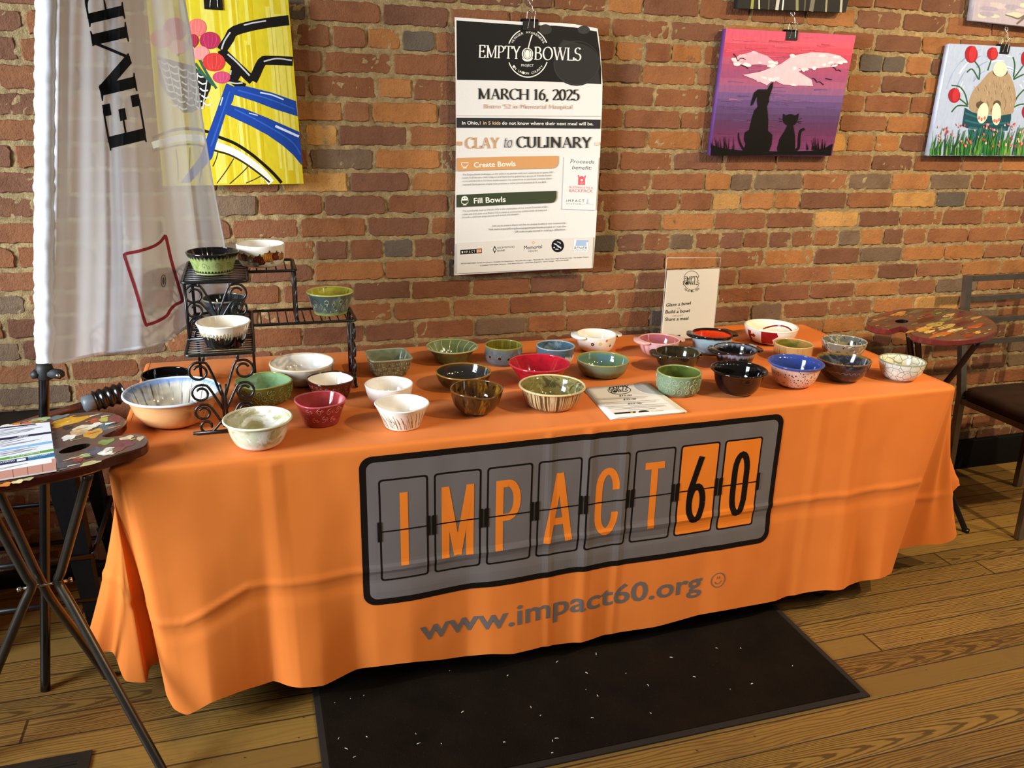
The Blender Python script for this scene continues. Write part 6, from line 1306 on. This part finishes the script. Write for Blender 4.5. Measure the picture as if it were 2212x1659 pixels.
# brochure on the left palette
BO = on(60, 980, 2, ZL); br = thing('brochure', 'printed visitor brochure lying on the left palette table', 'brochure', (BO.x, BO.y, ZL))
def bmap(px, py, lift): p = on(px, py, 2, ZL); return Vector((p.x-BO.x, p.y-BO.y, .0052+lift))
q = Ink(0.0); q.poly([z1(*p) for p in [(-330,783),(560,705),(637,1250),(-300,1408)]], '#e6e6ea', 0); ob = q.build('brochure_sheet', bmap, colattr('brochure_paper', .35, .4), br); md = ob.modifiers.new('thick', 'SOLIDIFY'); md.thickness = .0022; md.offset = -1
q = Ink(.0002)
def band(l0, l1, r0, r1, xr, c_, xl=-320): 
    sl = lambda l, r_, x: l+(r_-l)*(x/xr)
    q.poly([z1(xl, sl(l0, r0, xl)), z1(xr, r0), z1(xr+3, r1), z1(xl, sl(l1, r1, xl))], c_)
band(1262, 1352, 1112, 1247, 632, '#c08a78'); band(768, 782, 722, 734, 400, '#2a2440'); band(890, 915, 812, 833, 577, '#2a2440'); band(1015, 1036, 915, 940, 592, '#7fb0d8'); band(1115, 1140, 1005, 1031, 606, '#5f9a3c'); band(1150, 1195, 1050, 1092, 612, '#2f6f92'); band(1150, 1195, 1098, 1140, 320, '#2a2f52'); band(1212, 1262, 1112, 1162, 582, '#eceaea')
for k in range(5): q.line([z1(-200+k*165+15, 1290-k*26), z1(-190+k*165+15, 1390-k*30)], 1.0, '#7a4a40')
def bt(body, a, b_, h_, c_): sans(q, body, z1(*a), z1(*b_), h_, c_)
bt('HISTORY', (205,884), (325,868), 3.4, '#f0f0f0'); bt('EVENTS', (-60,776), (80,760), 2.6, '#f0f0f0'); bt('VISITOR INFORMATION', (118,1112), (450,1052), 3.4, '#e8f0d8'); bt('UNION COUNTY', (322,1114), (572,1070), 3.6, '#f0f0f0'); bt('CATERING', (-20,1180), (170,1146), 4, '#f0f0f0'); bt('DINING', (230,1000), (318,984), 2.8, '#d8e8f4')
q.poly([z1(192,1128), z1(292,1110), z1(294,1134), z1(194,1152)], '#dfe3ea')
for k in range(17):
    yl = [800, 815, 830, 850, 865, 930, 945, 960, 975, 990, 1050, 1065, 1080, 1095, 1232, 1245, 845][k]; q.line([z1(0, yl), z1(RP.uniform(250, 500), yl-RP.uniform(55, 75)*1.0)], .9, '#9a9aa4')
tag(q.build('brochure_print', bmap, M_INK, br), kind='stuff')

# ------------------------------------------------------------------ black metal stool with a pole across it, left
SX, SY, SZ = -.345, -.235, .625
stool = thing('metal_chair', 'black sheet-metal chair behind the left palette table', 'chair', (SX, SY, 0))
M_BLKMET = plain('worn_black_metal', '#121212', .42, .5, .3, var=.25, scale=120)
bm = bmesh.new(); P = rrect(-.185, -.18, .185, .18, .06, 8); t0 = [bm.verts.new((x*.97, y*.97, SZ)) for x, y in P]; t1 = [bm.verts.new((x, y, SZ-.006)) for x, y in P]; t2 = [bm.verts.new((x, y, SZ-.03)) for x, y in P]; t3 = [bm.verts.new((x*.9, y*.9, SZ-.004)) for x, y in P]; n = len(P)
for a, b_ in ((t0, t1), (t1, t2), (t3, t0)):
    for k in range(n): bm.faces.new((a[k], a[(k+1) % n], b_[(k+1) % n], b_[k]))
bm.faces.new(t3); bmesh.ops.recalc_face_normals(bm, faces=bm.faces); obj('seat', bm, M_BLKMET, stool)
for sx_, sy_ in ((-1, -1), (1, -1), (-1, 1), (1, 1)):
    bm = bmesh.new(); a = [(sx_*.165, sy_*.16, SZ-.01), (sx_*.165, sy_*.16, SZ-.01)]
    L0 = [Vector((sx_*.175, sy_*.165, SZ-.012)), Vector((sx_*.10, sy_*.165, SZ-.012)), Vector((sx_*.175, sy_*.10, SZ-.012))]; L1 = [Vector((sx_*.205, sy_*.205 if sy_ < 0 else .20, .001)), Vector((sx_*.170, sy_*.205 if sy_ < 0 else .20, .001)), Vector((sx_*.205, sy_*.17, .001))]
    V0 = [bm.verts.new(p) for p in L0]; V1 = [bm.verts.new(p) for p in L1]
    bm.faces.new((V0[0], V0[1], V1[1], V1[0])); bm.faces.new((V0[0], V0[2], V1[2], V1[0])); bmesh.ops.solidify(bm, geom=bm.faces[:], thickness=.004); bmesh.ops.recalc_face_normals(bm, faces=bm.faces); obj('leg', bm, M_BLKMET, stool, smooth=False)
for z in (.16, .30):
    for (a, b_) in (((-.2, -.19), (.2, -.19)), ((-.2, .19), (.2, .19)), ((-.2, -.19), (-.2, .19)), ((.2, -.19), (.2, .19))):
        bm = bmesh.new(); tube(bm, [(a[0], a[1], z), (b_[0], b_[1], z)], .0075, 8); obj('rung', bm, M_BLKMET, stool)
bm = bmesh.new(); tube(bm, catmull([(-.175, .14, SZ-.01), (-.182, .13, SZ+.10), (-.20, .09, SZ+.28), (-.21, 0, SZ+.33), (-.21, -.09, SZ+.28), (-.19, -.14, SZ+.10), (-.175, -.15, SZ-.01)], 6), .010, 10); obj('back_hoop', bm, M_BLKMET, stool)
pa, pb = Vector((SX+.02, SY-.12, SZ+.020)), Vector((SX+.175, SY+.045, SZ+.036)); pa = on(108, 897, 2, SZ+.034); pb = on(178, 875, 2, SZ+.046); dv = (pb-pa).normalized()
ex = thing('extension_pole', 'brown pole with a black ribbed grip lying across the black metal chair', 'pole', pa)
bm = bmesh.new(); tube(bm, [dv*-.12, dv*.02, (pb-pa)], .0105, 12); obj('shaft', bm, plain('brown_shaft', '#5a3423', .35), ex)
e0 = pb-pa; bm = bmesh.new(); tube(bm, [e0-dv*.002, e0+dv*.004, e0+dv*.030, e0+dv*.034], [.012, .024, .026, .024], 16); obj('grey_collar', bm, plain('grey_plastic_collar', '#5d6266', .4), ex)
bm = bmesh.new(); PT, RR_ = [], []
for k in range(37): PT.append(e0+dv*(.034+.085*k/36)); RR_.append(.030+.003*math.cos(k/36*2*math.pi*4)-(.010 if k in (0, 36) else 0))
tube(bm, PT, RR_, 18); obj('ribbed_grip', bm, plain('black_grip', '#0f0f10', .22, .5), ex)
bm = bmesh.new(); tube(bm, [e0+dv*.118, e0+dv*.128, e0+dv*.14], [.010, .008, .004], 10); obj('metal_tip', bm, M_STEEL, ex)
# cardboard leaning at the far left
cb = thing('cardboard_sheet', 'tan cardboard sheet leaning at the far left behind the palette table', 'cardboard', (-.74, -.36, 0))
bm = bmesh.new(); b2 = bmesh.new(); box(b2, -.16, .13, -.003, .003, 0, .52); b2.transform(Matrix.Rotation(math.radians(-14), 4, 'X')); b2.transform(Matrix.Rotation(math.radians(-35), 4, 'Z')); zmin = min(v.co.z for v in b2.verts); bmesh.ops.translate(b2, vec=(0, 0, -zmin+.0005), verts=b2.verts); join(bm, b2); obj('sheet', bm, plain('kraft_cardboard', '#a08462', .8, .2, scale=20), cb, smooth=False)

# ------------------------------------------------------------------ metal chair at the right
M_GUN = plain('gunmetal_tube', '#867f76', .27, .5, .85, var=.12, scale=30)
CX, CY = 3.315, -.40
ch = thing('ladder_back_chair', 'grey metal ladder-back chair with a dark brown padded seat, at the right edge', 'chair', (CX, CY, 0))
def bar(name, pts, a, b_, par, m=None):
    bm = bmesh.new(); tube(bm, pts, .01, flat=(a, b_)); return obj(name, bm, m or M_GUN, par, smooth=False)
for s_ in (-1, 1):
    bar('rear_leg', [(s_*.207, .268, .938), (s_*.207, .235, .70), (s_*.205, .182, .46), (s_*.203, .17, .20), (s_*.203, .165, .002)], .014, .012, ch)
    bar('front_leg', [(s_*.20, -.20, .445), (s_*.205, -.212, .20), (s_*.208, -.220, .001)], .013, .012, ch)
    bar('side_rail', [(s_*.203, .17, .432), (s_*.20, -.20, .432)], .012, .010, ch)
for k, z in enumerate((.926, .845, .755, .665)): bar('back_slat', [(-.2, .268-(.938-z)*.14, z), (.2, .268-(.938-z)*.14, z)], .0115 if k == 0 else .010, .008, ch)
bar('front_rail', [(-.2, -.2, .432), (.2, -.2, .432)], .012, .010, ch); bar('rear_rail', [(-.2, .165, .432), (.2, .165, .432)], .012, .010, ch)
bm = bmesh.new(); P = rrect(-.222, -.235, .222, .175, .05, 6); rr_ = []
for k, (s_, z) in enumerate(((.90, .445), (.985, .450), (1.0, .468), (.985, .486), (.90, .498), (.55, .506), (.15, .508))): rr_.append([bm.verts.new((x*s_, -.03+(y+.03)*s_, z+.004*mnoise.noise((x*8, y*8, 0))*(k > 3))) for x, y in P])
for a, b_ in zip(rr_, rr_[1:]):
    for k in range(len(P)): bm.faces.new((a[k], a[(k+1) % len(P)], b_[(k+1) % len(P)], b_[k]))
bm.faces.new(rr_[0][::-1]); bm.faces.new(rr_[-1]); g = G('brown_suede', .85, .2); v = g.coord(); g.color(g.ramp(g.noise(v, 14, 5, .6), [(.3, '#22140c'), (.7, '#341f13')])); obj('seat_cushion', bm, g.m, ch)

# ------------------------------------------------------------------ papers and sign on the table
FQ = [on(x, y, 2, TT+.003) for x, y in [(1262,838.6), (1396.7,827.7), (1483.7,890.6), (1317.5,904)]]
def sheet_of(name, label, k, rot, dx, dy):
    o0 = sum(FQ, Vector())/4; o = thing(name, label, 'paper', (o0.x, o0.y, TT+.0018+.0009*k), 'price flyers stacked on the table', rot)
    bm = bmesh.new(); fq = [Vector((p.x-o0.x+dx, p.y-o0.y+dy, 0)) for p in FQ]; N = 10; grid_ = [[bm.verts.new(fq[0].lerp(fq[1], i/N).lerp(fq[3].lerp(fq[2], i/N), j/N)+Vector((0, 0, .0022*smooth01(.82, 1.0, max(i, j)/N)*(k > 0)))) for j in range(N+1)] for i in range(N+1)]
    for i in range(N):
        for j in range(N): bm.faces.new((grid_[i][j], grid_[i][j+1], grid_[i+1][j+1], grid_[i+1][j]))
    ob = obj('paper_sheet', bm, M_PAPER, o); md = ob.modifiers.new('thick', 'SOLIDIFY'); md.thickness = .0003; md.offset = 1; return o
sheet_of('flyer', 'lowest price flyer of the stack, only its edge showing', 0, .02, -.004, -.003); sheet_of('flyer', 'middle price flyer of the stack, its corner peeking out', 1, .008, -.002, -.004)
fly = sheet_of('flyer', 'top price flyer of the stack, its printed side up', 2, 0, 0, 0); fo = Vector(fly.location)
def fmap_(px, py, lift): p = on(px, py, 2, fo.z); e = smooth01(.82, 1.0, 0); return Vector((p.x-fo.x, p.y-fo.y, .0004+lift))
q = Ink(.0003); z3 = zpx(1200, 660, 4.424); KK = '#2a2622'
q.ring(*z3(610, 810), 24.5, 8.6, 1.2, KK, n=36); roman(q, 'EMPTY', z3(512,812), z3(700,790), 6.6, KK, thick=.16); roman(q, 'BOWLS', z3(530,838), z3(690,822), 6.6, KK, thick=.16); q.ell(*z3(572,822), 3, 2, KK)
for body, a, b_ in (('$15.00', (610,872), (728,866)), ('$35.00', (650,908), (770,902)), ('$55.00', (692,948), (822,944))): sans(q, body, z3(*a), z3(*b_), 3.2, KK)
for a, b_ in (((385,893),(880,872)), ((400,902),(860,884)), ((430,935),(990,905)), ((450,945),(960,922)), ((470,972),(1070,940)), ((500,985),(1040,955)), ((570,995),(1060,962)), ((700,1003),(960,985))): q.line([z3(*a), z3(*b_)], .5, '#a59c8c')
q.poly([z3(555,1030), z3(765,1015), z3(768,1033), z3(575,1048)], '#1d1814'); q.poly([z3(715,1021), z3(740,1019), z3(742,1034), z3(718,1036)], '#d99a3c'); q.ell(*z3(845,1021), 12, 3.6, '#1d1a1a'); q.line([z3(915,1018), z3(1030,1008)], 2, '#b5ac9c')
tag(q.build('flyer_print', fmap_, M_INK, fly), kind='stuff')
SO = Vector((1.843, -.165, TT+.001)); sign = thing('sign_holder', 'clear acrylic sign holder with a printed sheet, leaning back behind the bowls', 'sign', SO)
def sgn_y(py): return -.155+.055*(740-py)/185      # leans back towards the wall
def smap(px, py, lift): return on(px, py, 1, sgn_y(py)-lift)-SO
g = G('clear_acrylic', .03, .5); g.b.inputs['Transmission Weight'].default_value = 1.0; g.b.inputs['IOR'].default_value = 1.3; g.color('#fbfbf8'); nt = g.nt
tr_ = nt.nodes.new('ShaderNodeBsdfTransparent'); gl_ = nt.nodes.new('ShaderNodeBsdfGlossy'); gl_.inputs['Roughness'].default_value = .03; mx_ = nt.nodes.new('ShaderNodeMixShader'); fr_ = nt.nodes.new('ShaderNodeFresnel'); fr_.inputs[0].default_value = 1.3; nt.links.new(g.math('MULTIPLY', fr_.outputs[0], .6), mx_.inputs[0]); nt.links.new(tr_.outputs[0], mx_.inputs[1]); nt.links.new(gl_.outputs[0], mx_.inputs[2]); nt.links.new(mx_.outputs[0], [n for n in nt.nodes if n.type == 'OUTPUT_MATERIAL'][0].inputs[0]); M_ACR = g.m
q = Ink(.0); q.poly([(1440.7,557), (1557,557), (1540,729), (1426,736)], '#ffffff', 0); ob = q.build('acrylic_front', lambda a, b_, l: smap(a, b_, .002), M_ACR, sign); ob.modifiers.new('thick', 'SOLIDIFY').thickness = .0015
p0, p1 = smap(1426, 736, 0), smap(1540, 729, 0); zb = .0005
bm = bmesh.new(); box(bm, p0.x, p1.x, -.005, .065, zb, zb+.0025, bev=.0005); obj('acrylic_foot', bm, M_ACR, sign)
M_ACE = plain('acrylic_edge', '#e8ebe6', .1, .5)
bm = bmesh.new()
for a, b_ in (((1440.7,557), (1557,557)), ((1557,557), (1540,729)), ((1440.7,557), (1426,736))): tube(bm, [smap(*a, .001), smap(*b_, .001)], .0007, 5)
obj('polished_edge', bm, M_ACE, sign)
q = Ink(.0); q.poly([(1441.6,584), (1555,580), (1540.2,727.5), (1427,734.5)], '#e7ded0', 0); ob = q.build('printed_sheet', smap, colattr('sign_paper', .6, .2), sign); ob.modifiers.new('thick', 'SOLIDIFY').thickness = .0003
q = Ink(.0003); zs = zpx(1400, 550, 5.53)
cx_, cy_ = zs(520, 308); q.ring(cx_, cy_, 17.5, 20.5, .8, KK, math.radians(28), math.radians(152)); q.ring(cx_, cy_, 17.5, 20.5, .8, KK, math.radians(205), math.radians(335))
roman(q, 'EMPTY', zs(425,312), zs(612,306), 9.0, KK, thick=.13, thin=.04); roman(q, 'BOWLS', zs(418,364), zs(612,358), 8.6, KK, thick=.13, thin=.04); q.ell(*zs(468,340), 3.0, 2.8, KK); q.line([zs(470,330), zs(482,280)], .9, KK)
arctext(q, 'March 16, 2025', cx_, cy_-2, 26.5, 232, 312, 4.4, '#4a443c', inward=True, sy=1.02)
for body, a, b_, h_ in (('Glaze a bowl', (215,622), (508,596), 7.4), ('Build a bowl', (208,704), (495,688), 7.4), ('Share a meal', (203,792), (480,778), 7.4)): sans(q, body, zs(*a), zs(*b_), h_, '#1c1815', slant=.18)
for body, a, b_ in (('OR', (345,650), (385,648)), ('OR JUST', (290,740), (420,734))): sans(q, body, zs(*a), zs(*b_), 3.6, '#cdbfae', slant=.15)
q.poly([zs(300,962), zs(385,958), zs(385,972), zs(300,976)], '#2a2420')
tag(q.build('sheet_print', smap, M_INK, sign), kind='stuff')

# ------------------------------------------------------------------ floor things
mat = thing('floor_mat', 'black floor mat speckled with white lint, on the floorboards before the table', 'mat', (1.166, -.76, 0))
bm = bmesh.new(); box(bm, -.727, .727, -.449, .449, .0003, .0085, bev=.002); g = G('black_ribbed_carpet', .95, .05); v = g.coord(); n1 = g.noise(v, 300, 3); n2 = g.noise(v, 6, 4)
c = g.ramp(n2, [(.3, '#120d09'), (.7, '#1c140d')]); c = g.mix(g.step(g.noise(v, 420, 2), .70, .78), c, '#4a4540'); g.color(c); g.bump(n1, .002, .8); obj('carpet', bm, g.m, mat, smooth=False)
for nm, x0, x1, y0, y1 in (('edge_trim', -.746, .746, -.468, -.449), ('edge_trim', -.746, .746, .449, .468), ('edge_trim', -.746, -.727, -.449, .449), ('edge_trim', .727, .746, -.449, .449)):
    bm = bmesh.new(); box(bm, x0, x1, y0, y1, .0003, .0065, bev=.002); obj(nm, bm, plain('rubber_trim', '#26201c', .8, .2), mat, smooth=False)
RL = random.Random(21); zm_ = zpx(680, 1380, 3.568); lint = bmesh.new(); spots = [zm_(*p) for p in [(378,437),(1140,562),(1666,526),(1740,590),(400,755),(243,846),(305,910),(92,950),(1865,766),(1832,785),(1830,878),(2180,438),(1868,176),(1487,282),(185,766),(800,806),(2095,262),(2168,115),(2140,608),(1462,796)]]+[(1548,1400),(1712,1438),(1624,1477),(1500,1462),(1400,1480),(1450,1420),(1600,1400)]
for k in range(12): spots.append((RL.uniform(720, 1800), RL.uniform(1440, 1650)))
for k, (px, py) in enumerate(spots):
    p = on(px, py, 2, .0088)-Vector(mat.location)
    if abs(p.x) > .72 or abs(p.y) > .44: continue
    a = RL.uniform(0, 3.14); L_ = RL.uniform(.002, .0055) if k < 28 else RL.uniform(.0008, .002); d_ = Vector((math.cos(a), math.sin(a), 0))
    tube(lint, [p-d_*L_, p+Vector((0, 0, .0006)), p+d_*L_+Vector((RL.uniform(-.001, .001), 0, 0))], RL.uniform(.0006, .0012), 5)
o = obj('lint', lint, plain('white_lint', '#cfc8bc', .9, .1), mat); tag(o, 'white lint specks', kind='stuff')
vx0, vx1, vy0, vy1 = -.43, -.118, -1.02, -.873
vent = thing('floor_register', 'dark metal floor register set in the boards, bottom left corner', 'vent', ((vx0+vx1)/2, (vy0+vy1)/2, 0))
M_REG = plain('brown_register', '#2f2a22', .5, .5, .5); w_, d_ = (vx1-vx0)/2, (vy1-vy0)/2
bm = bmesh.new()
for x0, x1, y0, y1 in ((-w_, w_, d_-.028, d_), (-w_, w_, -d_, -d_+.028), (-w_, -w_+.028, -d_+.028, d_-.028), (w_-.028, w_, -d_+.028, d_-.028)): box(bm, x0, x1, y0, y1, .0003, .005, bev=.0015)
obj('frame', bm, M_REG, vent, smooth=False); bm = bmesh.new(); box(bm, -w_+.02, w_-.02, -d_+.02, d_-.02, .0002, .0008); obj('dark_well', bm, plain('well_black', '#060505', .9), vent, smooth=False)
for k in range(6):
    bm = bmesh.new(); y = -d_+.034+k*(2*d_-.068)/5; box(bm, -w_+.027, w_-.027, y-.004, y+.004, .0008, .0042); obj('louver', bm, M_REG, vent, smooth=False)
